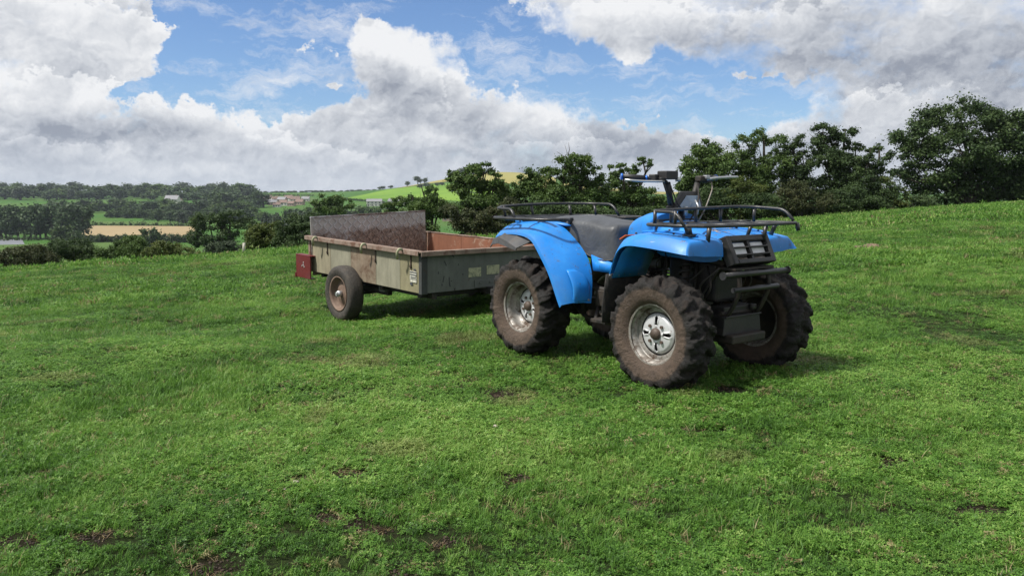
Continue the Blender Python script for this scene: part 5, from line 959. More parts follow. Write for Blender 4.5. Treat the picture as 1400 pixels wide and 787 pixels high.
def quad_wheel(loc, width, side, seed, steer=0.0, inset=.05, spin=0.0, outer=True):
    w = empty('wheel', loc, steer, qb); Rt = .318; rin = .160; hw = width / 2; s = side
    ty = link('tyre', tyre_mesh(width, Rt, rin, 17, seed), None, w); ty.rotation_euler = (0, spin, 0)
    # rim barrel with rolled lip, open on the outboard side
    yl = hw * .66
    disc_y = yl - inset
    rim = MB().lathe([(s * (yl + .004), .158), (s * (yl + .010), .166), (s * (yl + .006), .171), (s * (yl - .004), .166), (s * (yl - .010), .155), (s * (yl - .028), .146), (s * (yl - .045), .150), (s * disc_y, .140), (s * (disc_y - .006), .120)], 64).build('rim', MAT['rim'], w)
    MB().lathe([(s * (yl + .005), .163), (s * (yl + .011), .168), (s * (yl + .006), .1725), (s * (yl - .002), .168)], 64).build('rim_lip', MAT['rimlip'], rim)
    MB().lathe([(s * (disc_y - .004), .135), (-s * yl * .2, .132), (-s * yl, .150), (-s * (yl + .008), .168), (-s * (yl + .004), .172)], 48).build('inner_barrel', MAT['rim'], rim)
    MB().lathe([(s * (disc_y - .022), .0), (s * (disc_y - .022), .134)], 32).build('slot_backing', MAT['frame'], w)  # flat dark backing, stands for the shaded barrel seen through the slots
    # pressed disc: polar grid with four slots left open
    nr_, na = 14, 96; r0, r1 = .030, .112; vs, fs = [], []
    for i in range(nr_):
        r = r0 + (r1 - r0) * i / (nr_ - 1)
        for k in range(na):
            a = 2 * math.pi * k / na + spin
            y = disc_y + .010 * (1 - ((r - r0) / (r1 - r0)) ** 2) - (.010 if r > .104 else 0)
            a4 = (k / na * 4) % 1
            ridge = max(0, 1 - abs(a4 - .5) / .16)
            y += .014 * ridge * math.sin(math.pi * min(1, max(0, (r - .035) / .07)))
            vs.append((r * math.cos(a), s * y, r * math.sin(a)))
    for i in range(nr_ - 1):
        for k in range(na):
            r = r0 + (r1 - r0) * (i + .5) / (nr_ - 1); a4 = ((k + .5) / na * 4) % 1
            dv = abs(a4 - .5) * (math.pi / 2) * r
            if dv < .0092 and .052 < r < .100: continue
            fs.append((i * na + k, i * na + (k + 1) % na, (i + 1) * na + (k + 1) % na, (i + 1) * na + k))
    d = MB().add(vs, fs, True).build('wheel_disc', MAT['alloy'], w, solid=.006, offset=0)
    nut = MB().tube([(0, 0, 0), (0, s * .018, 0)], .0095, 6, smooth=False)
    for k in range(4):
        a = math.pi / 2 * k + spin + math.radians(0); q = nut.mesh('wheel_nut'); q.materials.append(MAT['cap'])
        o = link('wheel_nut', q, None, d); o.location = (.058 * math.cos(a), s * (disc_y + .004), .058 * math.sin(a))
        MB().lathe([(s * (disc_y + .003), .018), (s * (disc_y + .009), .016), (s * (disc_y + .009), .0105)], 16, c=(.058 * math.cos(a), 0, .058 * math.sin(a))).build('nut_seat', MAT['alloy'], d)
    m = MB().lathe([(s * (disc_y - .01), .034), (s * (disc_y + .022), .033), (s * (disc_y + .034), .026), (s * (disc_y + .036), 0)], 24); m.build('hub_cap', MAT['cap'], w)
    return w
quad_wheel((0, -.415, .312), .235, -1, 3.1, 0, .085, R(25))
quad_wheel((0, .415, .312), .235, 1, 7.7, 0, .085, R(10))
quad_wheel((1.205, -.445, .300), .205, -1, 12.3, R(2), .040, R(46))
quad_wheel((1.205, .445, .300), .205, 1, 21.9, R(2), .040, R(40))

def sheet(name, rows, mat, thick=.006, sub=1, mirror=False, parent=None, cols=(), rws=()):
    for sgn in ((-1, 1) if mirror else (-1,)):
        rr = [[(p[0], p[1] * (-sgn) * 1.0, p[2]) for p in r] for r in rows]
        if sgn == 1: rr = [list(reversed(r)) for r in rr]
        o = MB().grid(rr).build(name, mat, parent or qb, sub=sub, solid=thick, offset=0); o.modifiers['s'].boundary_smooth = 'PRESERVE_CORNERS'; nc_ = len(rr[0])
        es = o.modifiers.new('e', 'EDGE_SPLIT'); es.split_angle = R(26)
        MB().creases(o, nc_, len(rr), [c if sgn < 0 else nc_ - 1 - c for c in cols], rws)
        yield o

def dense(rows_pts, nu=4, nv=3):
    return rows_pts
# ---- rear fenders: columns lip, outer edge, shoulder, mid, inner
rear_rows = []
RF_ = [  # (outer xz, outer y, inner xz, inner y)
 ((-.34, .770), .43, (-.33, .862), .22),
 ((-.20, .806), .45, (-.20, .876), .235),
 ((.00, .803), .475, (.00, .880), .24),
 ((.10, .790), .49, (.09, .862), .24),
 ((.165, .765), .50, (.18, .815), .235),
 ((.237, .684), .505, (.285, .742), .235),
 ((.314, .597), .505, (.372, .670), .24),
 ((.361, .517), .505, (.428, .590), .25),
 ((.404, .430), .505, (.462, .490), .27),
 ((.432, .372), .50, (.470, .372), .29)]
for (ox, oy, ix, iy) in RF_:
    (x0, z0), (x1, z1) = ox, ix; row = []
    row.append((x0 - .012 * 1, -oy - .004, z0 - .016))
    for t in (0, .12, .32, .55, .8, 1):
        b = .018 * math.sin(math.pi * min(1, t * 1.1))
        nx, nz = (.7, .7) if x0 > .2 else (0, 1)
        row.append((x0 + (x1 - x0) * t + b * nx, -(oy + (iy - oy) * t), z0 + (z1 - z0) * t ** .8 + b * nz))
    rear_rows.append(row)
rf_ = list(sheet('rear_fender', rear_rows, MAT['blue'], .008, 2, True, cols=(1,)))
# pressed pocket panel and raised ribs on the rear fenders
for sg in (-1, 1):
    par = rf_[0] if sg < 0 else rf_[1]
    g = []
    for i in range(7):
        t = i / 6; z = .585 - .205 * t; xo = np.interp(z, [.372, .49, .60], [.462, .452, .385])
        g.append([(xo + .006 + .03 * (1 - abs(y) / .5) * 1.0, sg * y, z) for y in (.425, .41, .36, .31, .296)])
    for row in (g[0], g[-1]):
        for k in range(5): row[k] = (row[k][0] - .012, row[k][1], row[k][2])
    for row in g:
        row[0] = (row[0][0] - .014, row[0][1], row[0][2]); row[-1] = (row[-1][0] - .010, row[-1][1], row[-1][2])
    MB().grid(g if sg < 0 else [list(reversed(r)) for r in g]).build('pressed_panel', MAT['blue'], par, solid=.004, sub=1)
    for yy in (.30, .335):
        MB().tube(smooth_path([(-.25, sg * yy, .868), (.0, sg * yy, .866), (.10, sg * yy, .846), (.20, sg * yy, .772)], .08, 5), .008, 8).build('raised_rib', MAT['blue'], par)
    m = MB(); m.tube([(.455, sg * .31, .395), (.475, sg * .31, .395)], .008, 8); m.build('screw', MAT['chrome'], par)
# black flaps behind the rear fenders
for sg in (-1, 1):
    A = [(-.50, .30, .715), (-.38, .35, .775), (-.22, .43, .800), (-.06, .455, .785), (.10, .475, .748)]
    B = [(-.50, .36, .700), (-.38, .43, .742), (-.23, .49, .762), (-.08, .525, .735), (.02, .535, .704)]
    C_ = [(-.52, .36, .672), (-.38, .44, .705), (-.23, .50, .722), (-.08, .53, .705), (.015, .537, .690)]
    rows = [[(p[0], sg * p[1], p[2]) for p in r] for r in (A, B, C_)]
    if sg > 0: rows = rows[::-1]
    MB().grid(rows, smooth=False).build('mud_flap', MAT['flap'], qb, solid=.006)
# rear carrier tray (body between the rear fenders)
rows = []
for x, z in ((-.36, .84), (-.2, .862), (0, .868), (.2, .84)):
    rows.append([(x, y, z + .012 * math.cos(y * 6)) for y in (-.26, -.13, 0, .13, .26)])
MB().grid(rows).build('rear_body', MAT['blue'], qb, solid=.01, sub=1)
MB().box((-.40, 0, .76), (.03, .42, .13)).build('tail_panel', MAT['black'], qb, bevel=.01)
tl = MB().box((-.425, 0, .80), (.03, .14, .05)).build('tail_light', MAT['red'], qb, bevel=.008)

# ---- front fenders
FO = [((.846, .600), .495), ((.885, .690), .50), ((.918, .742), .50), ((.962, .768), .50), ((1.03, .774), .50), ((1.20, .762), .50), ((1.33, .750), .50), ((1.395, .742), .49)]
FC = [((.838, .606), .468), ((.868, .705), .470), ((.905, .785), .470), ((.960, .820), .468), ((1.04, .832), .468), ((1.20, .830), .466), ((1.32, .815), .460), ((1.378, .806), .448)]
FI = [((.80, .60), .20), ((.83, .72), .20), ((.87, .80), .20), ((.94, .838), .20), ((1.04, .850), .20), ((1.20, .846), .20), ((1.33, .826), .205), ((1.405, .808), .21)]
rows = []
for (o_, oy), (c_, cy), (i_, iy) in zip(FO, FC, FI):
    row = [(o_[0], -oy, o_[1]), ((o_[0] + c_[0]) / 2, -(oy + cy) / 2 - .003, (o_[1] + c_[1]) / 2), (c_[0], -cy + .010, c_[1] + .001)]
    for t in (.2, .4, .6, .8, 1): row.append((c_[0] + (i_[0] - c_[0]) * t, -(cy + (iy - cy) * t), c_[1] + (i_[1] - c_[1]) * t + .006 * math.sin(math.pi * t)))
    rows.append(row)
last = rows[-1]
face = []
for k, p in enumerate(last):
    t = k / (len(last) - 1); face.append((p[0] + .018, p[1] * .985 if k < 2 else p[1], max(.722 if k > 3 else .735, p[2] - .085) if k > 0 else p[2] - .004))
mid_ = [((a[0] * .9 + b[0] * .1) + .008, a[1], a[2] * .9 + b[2] * .1) for a, b in zip(last, face)]
rows += [mid_, [((a[0] + b[0]) / 2 + .002, b[1], (a[2] + b[2]) / 2) for a, b in zip(mid_, face)], face]
ff_ = list(sheet('front_fender', rows, MAT['blue'], .007, 2, True, cols=(2,), rws=(7, 10)))
for par, sg in zip(ff_, (-1, 1)):
    MB().tube(smooth_path([(.95, sg * .34, .842), (1.04, sg * .34, .852), (1.2, sg * .33, .850), (1.34, sg * .32, .833)], .06, 4), .006, 6).build('raised_rib', MAT['blue'], par)
    MB().box((.893, sg * .40, .812), (.055, .085, .008), Matrix.Rotation(R(-28), 3, 'Y')).build('reflector', MAT['orange'], par, bevel=.003)
    # inner splash panel behind the front wheel, seen under the arch
    g = [[(.835 + .10 * (z - .58) / .2 + .01, sg * y, z) for y in (.47, .38, .28, .19)] for z in (.575, .65, .72, .775)]
    g[-1] = [(1.0, p[1], .80) for p in g[-1]]
    MB().grid(g).build('splash_panel', mat_dark_blue if 'mat_dark_blue' in globals() else MAT['blue'], par, solid=.004)
    # long black mud guard down to footwell
    g = [[(x, sg * y, z) for y in (.505, .40, .30, .22)] for x, z in ((.826, .598), (.812, .50), (.795, .40), (.80, .31))]
    MB().grid(g).build('mud_guard', MAT['mudflap'], par, solid=.008)
    m = MB()
    for y in (.485, .42, .33, .26): m.tube([(.838, sg * y, .592), (.850, sg * y, .592)], .007, 6)
    m.build('screw', MAT['chrome'], par)

# ---- hood, tank and nose: lofted sections (x, half width, top, bottom, shoulder drop)
def loft(name, secs, mat, bev=2, sub=1, n=14, sq=.55, close=True):
    rows = []
    for (x, w, zt, zb, *tl_) in secs:
        lean = tl_[0] if tl_ else 0; r = []
        for k in range(n + 1):
            a = math.pi * k / n; c, s = math.cos(a), math.sin(a)
            y = w * math.copysign(abs(c) ** sq, c); z = zb + (zt - zb) * abs(s) ** sq
            r.append((x + lean * (1 - s), -y, z))
        rows.append(r)
    o = MB().grid(rows)
    if close:
        for r, fl in ((rows[0], True), (rows[-1], False)):
            b = len(o.v); o.v += r; o.f.append(list(range(b, b + len(r)))[::(1 if fl else -1)]); o.sm.append(False); o.mi.append(0)
    return o.build(name, mat, qb, sub=sub)
tank = loft('fuel_tank', [(.60, .10, .845, .74), (.64, .15, .888, .73), (.70, .175, .918, .72), (.77, .19, .940, .71), (.84, .195, .948, .70), (.905, .195, .945, .70)], MAT['blue'], sq=.40)
hood = loft('front_cowl', [(.93, .205, .905, .70), (1.02, .21, .898, .70), (1.12, .215, .885, .70), (1.25, .215, .862, .68), (1.36, .21, .838, .69), (1.40, .20, .824, .70)], MAT['blue'], sq=.42)
for y in (-.085, .085):
    MB().tube(smooth_path([(.68, y * .9, .905), (.77, y, .936), (.86, y, .946), (.90, y, .944)], .05, 4), .008, 8).build('raised_rib', MAT['blue'], tank)
cap_ = MB().tube([(.80, 0, .94), (.80, 0, .966)], .040, 24).build('filler_cap', MAT['black'], tank, bevel=.004)
MB().box((.918, 0, .80), (.02, .36, .22)).build('seam_gap', MAT['black'], qb)
# raised emblem strokes on both sides of the cowl (plain wing-like pressed strokes)
m = MB()
for sg in (-1, 1):
    m.tube(smooth_path([(1.12, sg * .2135, .80), (1.16, sg * .216, .825), (1.20, sg * .2165, .80), (1.25, sg * .216, .826), (1.30, sg * .215, .805)], .015, 3), .004, 6)
    m.tube(smooth_path([(1.14, sg * .215, .775), (1.19, sg * .2165, .785), (1.24, sg * .2165, .77)], .015, 3), .004, 6)
m.build('pressed_emblem', MAT['blue'], hood)
# scuffed sticker on top of the nose
m = MB(); rn = random.Random(12)
for i in range(26):
    x = 1.18 + rn.random() * .14; y = -.12 + rn.random() * .20
    m.box((x, y, .879 - (x - 1.12) * .185 + .004), (.010 + .025 * rn.random(), .006 + .010 * rn.random(), .002), Matrix.Rotation(rn.uniform(-.7, .7), 3, 'Z') @ Matrix.Rotation(R(10.5), 3, 'Y'))
m.build('peeling_decal', mat_worn('peeling_decal', (.34, .30, .28), .7, 0, .4, 60), hood)
# blue side skirts under the seat
for sg in (-1, 1):
    g = [[(.42, sg * .245, .675), (.50, sg * .235, .652), (.60, sg * .225, .632), (.67, sg * .215, .66)], [(.45, sg * .255, .575), (.52, sg * .245, .572), (.61, sg * .235, .570), (.665, sg * .225, .572)]]
    if sg < 0: g = g[::-1]
    MB().grid(g).build('side_cover', MAT['blue'], qb, solid=.008)
# ---- seat
secs = [(-.24, .13, .845, .80, .0), (-.20, .165, .878, .80, .0), (-.08, .19, .905, .79, .0), (.05, .205, .918, .755, 0), (.18, .215, .915, .735, 0), (.28, .222, .905, .715, .0), (.36, .226, .895, .672, .02), (.44, .228, .886, .650, .03), (.52, .225, .880, .640, .045), (.57, .215, .878, .648, .045), (.595, .190, .868, .69, .02), (.60, .16, .845, .74, .0)]
rows = []; n_ = 26
for (x, w, zt, zb, ln) in secs:
    r = []
    for k in range(n_ + 1):
        v = -1 + 2 * k / n_; av = abs(v)
        # flat-ish top that rolls over and drops down the side
        if av < .52: y = av / .52 * w * .80; z = zt - .016 * (av / .52) ** 2
        elif av < .70:
            t = (av - .52) / .18; y = w * (.80 + .17 * math.sin(t * math.pi / 2)); z = zt - .016 - .035 * (1 - math.cos(t * math.pi / 2)) - .01 * t
        else:
            t = (av - .70) / .30; y = w * (.97 + .05 * t); z = (zt - .061) + (zb - zt + .061) * t
        wr = .013 * mnoise.noise(Vector((x * 8 + v * 2, v * 2.2 - x * 4, 4))) + .008 * mnoise.noise(Vector((x * 22 + v * 8, v * 3, 9)))
        r.append((x - ln * av * 0 + (.05 * (av - .7) if av > .7 and x > .5 else 0), math.copysign(y + wr * (av > .55), v), z + wr * (av <= .75)))
    rows.append(r)
sm_ = MB().grid(rows)
for r, fl in ((rows[0], True), (rows[-1], False)):
    b = len(sm_.v); sm_.v += r; sm_.f.append(list(range(b, b + len(r)))[::(1 if fl else -1)]); sm_.sm.append(False); sm_.mi.append(0)
seat = sm_.build('seat', MAT['seat'], qb, sub=1)
for sg in (-1, 1):
    MB().tube(smooth_path([(-.15, sg * .200, .797), (.05, sg * .214, .758), (.28, sg * .230, .712), (.38, sg * .236, .668), (.50, sg * .236, .641), (.60, sg * .220, .650)], .04, 4), .005, 6).build('seam_piping', MAT['black'], seat)

# ---- grille and headlights
def tv(u, v, d=0.0):   # face coordinates: u across (-1..1), v from top 0 to bottom 1
    return Vector((1.398 + .072 * v + d, u * (.186 - .004 * v), .828 - .150 * v + d * .4))
def quadplate(m, u0, u1, v0, v1, d0, d1):
    a = [tv(u0, v0, d0), tv(u1, v0, d0), tv(u1, v1, d0), tv(u0, v1, d0)]; b = [tv(u0, v0, d1), tv(u1, v0, d1), tv(u1, v1, d1), tv(u0, v1, d1)]
    m.add(a + b, [(0, 1, 2, 3), (7, 6, 5, 4), (0, 4, 5, 1), (1, 5, 6, 2), (2, 6, 7, 3), (3, 7, 4, 0)])
m = MB(); quadplate(m, -1.0, -.82, 0, 1, -.04, .022); quadplate(m, .82, 1.0, 0, 1, -.04, .022); quadplate(m, -.82, .82, 0, .20, -.04, .020); quadplate(m, -.82, .82, .84, 1, -.04, .024); quadplate(m, -.82, .82, .2, .84, -.045, -.035)
gr = m.build('grille_frame', MAT['black'], qb, bevel=.006)
for v in (.40, .66):
    m = MB(); quadplate(m, -.82, .82, v, v + .045, .002, .020); m.build('grille_bar', MAT['black'], gr, bevel=.002)
m = MB(); quadplate(m, -.06, .06, .2, .84, -.02, .012); m.build('grille_bar', MAT['black'], gr, bevel=.002)
for u0, u1 in ((-.78, -.10), (.10, .78)):
    m = MB(); quadplate(m, u0, u1, .22, .70, -.03, .000); m.build('headlight', MAT['lens'], gr, bevel=.008)
    m = MB(); quadplate(m, u0, u1, .74, .80, -.03, -.012); m.build('vent_strip', MAT['rimlip'], gr)
# ---- fixings and seams on the bodywork
m = MB()
for sg in (-1, 1):
    for (x, y, z) in ((1.02, .215, .80), (1.12, .30, .857), (1.24, .40, .845), (.98, .42, .838), (1.34, .25, .835)):
        m.tube([(x, sg * y, z - .004), (x, sg * y, z + .006)] if y > .22 else [(x, sg * (y - .006), z), (x, sg * (y + .004), z)], .0065, 8)
m.build('body_bolt', MAT['cap'], hood)
m = MB()
for sg in (-1, 1):
    m.tube(smooth_path([(.94, sg * .214, .80), (1.05, sg * .216, .792), (1.30, sg * .216, .772), (1.39, sg * .208, .765)], .05, 4), .0028, 5)
m.tube([(1.15, -.20, .883), (1.15, .20, .883)], .0022, 5)
m.build('panel_seam', MAT['black'], hood)
# ---- bumper bars
m = MB().tube([(1.49, -.285, .628), (1.492, 0, .630), (1.49, .285, .628)], .016, 14); m.tube([(1.49, -.285, .628), (1.49, -.292, .628)], .022, 14); m.tube([(1.49, .285, .628), (1.49, .292, .628)], .022, 14)
bp = m.build('bumper_bar', MAT['rack'], qb)
MB().tube([(1.49, -.20, .545), (1.492, 0, .545), (1.49, .20, .545)], .014, 14).build('bumper_bar', MAT['rack'], qb)
m = MB()
for y in (-.13, .13):
    m.tube(smooth_path([(1.33, y, .66), (1.47, y, .635), (1.485, y, .545), (1.42, y, .40), (1.30, y, .335)], .05, 4), .013, 10)
m.box((1.42, 0, .655), (.12, .34, .012)); m.build('bumper_bracket', MAT['frame'], qb)

# ---- front rack
m = MB(); Zr = .890
loop = smooth_path([(1.05, -.40, Zr), (1.10, -.445, Zr), (1.33, -.43, Zr), (1.435, -.34, Zr), (1.455, -.10, Zr), (1.455, .10, Zr), (1.435, .34, Zr), (1.43, .46, Zr), (1.36, .47, Zr), (1.10, .445, Zr), (1.05, .40, Zr)], .05, 4)
fr = MB().tube(loop, .0098, 10).tube([(1.05, -.40, Zr), (1.05, .40, Zr)], .0098, 10).build('front_rack', MAT['rack'], qb)
m = MB()
for y in (-.27, -.09, .09, .27): m.tube([(1.055, y, Zr), (1.44, y, Zr)], .006, 8)
m.tube([(1.25, -.43, Zr - .004), (1.25, .44, Zr - .004)], .008, 8); m.build('deck_rod', MAT['rack'], fr)
up = smooth_path([(1.335, -.425, Zr), (1.275, -.425, .962), (1.12, -.42, .964), (1.065, -.36, .966), (1.055, -.10, .972), (1.055, .10, .976), (1.07, .36, .982), (1.14, .445, .980), (1.34, .455, .968), (1.405, .455, .905)], .05, 4)
MB().tube(up, .0092, 10).build('top_rail', MAT['rack'], fr)
m = MB()
for (x, y) in ((1.12, -.42), (1.06, -.22), (1.055, 0), (1.06, .22), (1.14, .44), (1.27, -.425)):
    m.tube([(x, y, Zr), (x, y, .970)], .010, 8)
m.build('rail_post', MAT['rack'], fr)
m = MB()
for (a, b, r_) in (((1.40, -.30, .885), (1.395, -.305, .80), .013), ((1.30, -.36, .885), (1.30, -.34, .835), .020), ((1.40, .06, .885), (1.385, .05, .828), .011), ((1.435, .15, .885), (1.425, .14, .80), .012), ((1.39, .30, .885), (1.36, .30, .815), .013), ((1.07, -.16, .885), (1.07, -.15, .86), .013), ((1.07, .16, .885), (1.07, .15, .86), .013), ((1.43, .455, .89), (1.44, .455, .845), .013)):
    m.tube([a, b], [r_, r_ * .9], 8)
m.box((1.30, -.34, .838), (.06, .05, .012))
m.build('rack_support', MAT['rack'], fr)
# ---- rear rack
Zr = .893
loop = smooth_path([(-.36, -.44, Zr - .0), (-.20, -.475, Zr), (.12, -.475, Zr), (.24, -.40, Zr), (.25, -.28, Zr), (.16, -.22, Zr), (.10, -.10, Zr), (.10, .10, Zr), (.16, .22, Zr), (.25, .28, Zr), (.24, .40, Zr), (.12, .475, Zr), (-.20, .475, Zr), (-.36, .44, Zr), (-.46, .30, Zr), (-.48, 0, Zr), (-.46, -.30, Zr), (-.36, -.44, Zr)], .06, 4)
rr_ = MB().tube(loop, .0108, 10).build('rear_rack', MAT['rack'], qb)
for y in (-.32, -.20, -.08, .04, .16, .28):
    MB().bar((-.46, y, Zr), (.12, y, Zr), .030, .006).build('deck_slat', MAT['rack'], rr_)
m = MB(); m.tube([(-.2, -.47, Zr - .008), (-.2, .47, Zr - .008)], .009, 8); m.tube([(0, -.47, Zr - .008), (0, .47, Zr - .008)], .009, 8); m.build('deck_rod', MAT['rack'], rr_)
up = smooth_path([(-.10, -.46, Zr), (-.145, -.455, .955), (-.33, -.435, .958), (-.46, -.30, .968), (-.50, -.10, .976), (-.50, .14, .982), (-.46, .34, .984), (-.33, .445, .983), (-.12, .46, .980), (-.05, .46, .905)], .045, 4)
MB().tube(up, .0098, 10).build('top_rail', MAT['rack'], rr_)
m = MB()
for (x, y) in ((-.44, -.30), (-.50, 0), (-.44, .32), (-.30, .45)): m.tube([(x + .02, y, Zr), (x, y, .972)], .010, 8)
m.build('rail_post', MAT['rack'], rr_)
m = MB()
for (x, y) in ((.17, -.20), (.17, .20), (-.30, -.20), (-.30, .20)): m.bar((x, y, .90), (x, y, .845), .03, .02, up=(1, 0, 0))
m.build('rack_support', MAT['rack'], rr_)

# ---- handlebars, swept back, turned slightly
hb = empty('handlebar', (.93, .02, 0), R(-3), qb)
def hbt(name, pts, r, mat, n=10, sm=None): return MB().tube(smooth_path(pts, sm or .03, 4), r, n).build(name, MAT[mat], hb)
hbt('bar_tube', [(-.10, -.40, 1.160), (-.015, -.25, 1.148), (.0, -.13, 1.135), (-.005, -.085, .975), (-.005, .085, .975), (.0, .13, 1.135), (-.015, .25, 1.148), (-.10, .40, 1.162)], .0115, 'black', sm=.035)
MB().tube([(-.004, -.085, .985), (-.002, -.108, 1.06), (0, -.128, 1.125)], .019, 12).build('riser_sleeve', MAT['black'], hb)
MB().tube([(-.004, .085, .985), (-.002, .108, 1.06), (0, .128, 1.125)], .018, 12).build('riser_sleeve', MAT['black'], hb)
for sg in (-1, 1):
    g = MB().tube([(-.032, sg * .275, 1.149), (-.100, sg * .395, 1.160)], .0175, 14); gp = g.build('grip', MAT['black'], hb)
    d = Vector((-.068, sg * .12, .011)).normalized()
    for (x, y, z) in ((-.030, .272, 1.149), (-.101, .398, 1.160)):
        p = Vector((x, sg * y, z)); MB().tube([p - d * .005, p + d * .005], .0190, 14).build('end_ring', MAT['blue_ring'], gp)
    MB().tube(smooth_path([(.03, sg * .185, 1.132), (.045, sg * .24, 1.130), (-.005, sg * .33, 1.132), (-.055, sg * .415, 1.140)] if sg < 0 else [(.03, .17, 1.146), (.035, .26, 1.156), (.015, .40, 1.162), (-.01, .50, 1.164)], .04, 4), .0065 if sg < 0 else .0085, 8).build('brake_lever', MAT['chrome'], hb)
    m = MB().box((-.012, sg * .225, 1.152), (.045, .055, .042), Matrix.Rotation(-sg * R(20), 3, 'Z')); m.box((.012, sg * .195, 1.140), (.045, .035, .030)); m.build('switch_block', MAT['black'], hb, bevel=.006)
MB().box((.004, -.130, 1.168), (.075, .105, .050), Matrix.Rotation(R(5), 3, 'Z')).build('throttle_box', MAT['black'], hb, bevel=.006)
m = MB().box((.012, .145, 1.150), (.05, .06, .035)); m.build('brake_cylinder', MAT['frame'], hb, bevel=.008)
m = MB().box((.035, .168, 1.160), (.03, .035, .022)); m.tube([(.02, -.075, 1.142), (.02, -.045, 1.142)], .012, 8); m.build('bar_clamp', MAT['chrome'], hb, bevel=.004)
for nm, pts in (('brake_cable', [(.045, .20, 1.128), (.065, .19, 1.09), (.05, .155, .98), (.03, .10, .88)]), ('brake_cable', [(.03, -.19, 1.125), (.035, -.17, 1.07), (.02, -.11, 1.01), (.02, -.06, .92)]), ('control_cable', [(.01, .12, 1.12), (.04, .10, 1.03), (.05, .06, .95), (.03, .02, .88)]), ('control_cable', [(.01, -.12, 1.12), (.05, -.09, 1.0), (.05, -.04, .96), (.03, -.02, .88)])):
    MB().tube(smooth_path(pts, .06, 5), .0045, 6).build(nm, MAT['frame' if nm == 'control_cable' else 'rimlip' if pts[0][1] > 0 else 'black'], hb)
# instrument binnacle with glass face between the bars
iv = [(.045, -.115, .965), (.045, .140, .965), (.01, .135, 1.074), (.01, -.005, 1.074)]
m = MB(); b_ = [(x - .03, y, z) for x, y, z in iv]
m.add(iv + b_, [(0, 1, 2, 3), (7, 6, 5, 4), (0, 4, 5, 1), (1, 5, 6, 2), (2, 6, 7, 3), (3, 7, 4, 0)]); pod = m.build('instrument_pod', MAT['black'], hb, bevel=.006)
m = MB(); g_ = [(.050, -.085, .972), (.050, .118, .972), (.026, .112, 1.048), (.026, .012, 1.048)]
m.add(g_ + [(x - .006, y, z) for x, y, z in g_], [(0, 1, 2, 3), (7, 6, 5, 4), (0, 4, 5, 1), (1, 5, 6, 2), (2, 6, 7, 3), (3, 7, 4, 0)]); m.build('glass_face', MAT['glass'], pod, bevel=.002)
MB().tube([(.0, 0, .80), (-.005, 0, .975)], .022, 12).build('steering_stem', MAT['frame'], hb)
MB().box((0, 0, .975), (.05, .22, .03)).build('stem_clamp', MAT['frame'], hb, bevel=.006)
# key switch, breather hoses near the stem
m = MB().tube([(.06, -.03, .93), (.06, -.03, .985)], .012, 8); m.tube(smooth_path([(.07, .04, .90), (.09, .05, .98), (.05, .06, 1.02)], .03, 4), .006, 6); m.build('breather_hose', MAT['chrome'], hb)

# ---- frame, engine and running gear (dark, mud-spattered)
m = MB()
for sg in (-1, 1):
    m.tube(smooth_path([(-.30, sg * .15, .52), (.10, sg * .17, .40), (.30, sg * .17, .24), (.95, sg * .17, .24), (1.15, sg * .13, .32), (1.38, sg * .12, .40)], .08, 4), .015, 10)
    m.tube(smooth_path([(-.38, sg * .15, .74), (.10, sg * .17, .68), (.62, sg * .13, .62), (.95, sg * .12, .72), (1.38, sg * .14, .68)], .08, 4), .015, 10)
    m.tube([(.20, sg * .17, .66), (.28, sg * .17, .26)], .014, 8); m.tube([(1.18, sg * .13, .68), (1.15, sg * .13, .32)], .014, 8); m.tube([(.95, sg * .12, .72), (.92, sg * .17, .25)], .014, 8)
for x, z in ((-.3, .52), (.3, .24), (.62, .24), (.92, .24), (1.38, .40), (1.38, .68)): m.tube([(x, -.16, z), (x, .16, z)], .013, 8)
m.build('frame', MAT['frame'], qb)
e = MB().box((.58, 0, .36), (.34, .26, .20)); e.build('crankcase', MAT['frame'], qb, bevel=.03)
cyl = MB().box((.68, 0, .53), (.14, .15, .16), Matrix.Rotation(R(14), 3, 'Y')).build('cylinder', MAT['frame'], qb, bevel=.01)
fin = MB().box((0, 0, 0), (.19, .20, .006)).mesh('cooling_fin'); fin.materials.append(MAT['frame'])
for k in range(8): add_instance('cooling_fin', fin, cyl, (.655 + k * .006, 0, .46 + k * .021), (0, R(14), 0))
MB().lathe([(-.06, .0), (-.06, .085), (-.045, .10), (0, .105)], 28, c=(.55, -.13, .36)).build('clutch_cover', MAT['frame'], qb)
m = MB(); m.tube(smooth_path([(.76, -.05, .56), (.84, -.10, .50), (.70, -.19, .44), (.35, -.20, .46), (.05, -.20, .52)], .08, 5), .019, 10); m.tube([(.05, -.20, .52), (-.32, -.20, .57)], .052, 16); m.build('exhaust', MAT['frame'], qb)
m = MB().tube(smooth_path([(.45, -.20, .34), (.52, -.30, .27), (.74, -.32, .27), (.86, -.22, .30)], .04, 4), .013, 8); m.box((.63, -.335, .285), (.13, .09, .022)); m.build('foot_peg', MAT['frame'], qb, bevel=.003)
m = MB().tube(smooth_path([(.45, .20, .34), (.52, .30, .27), (.74, .32, .27), (.86, .22, .30)], .04, 4), .013, 8); m.box((.63, .335, .285), (.13, .09, .022)); m.build('foot_peg', MAT['frame'], qb, bevel=.003)
m = MB().box((.62, -.20, .26), (.34, .10, .02)); m.tube([(.50, -.23, .30), (.62, -.25, .29), (.73, -.24, .34)], .012, 8); m.box((.50, -.20, .40), (.10, .06, .10)); m.build('gear_lever', MAT['frame'], qb, bevel=.004)
m = MB().box((.46, -.05, .62), (.30, .22, .10)); m.box((.80, 0, .66), (.16, .20, .10)); m.build('air_box', MAT['black'], qb, bevel=.02)
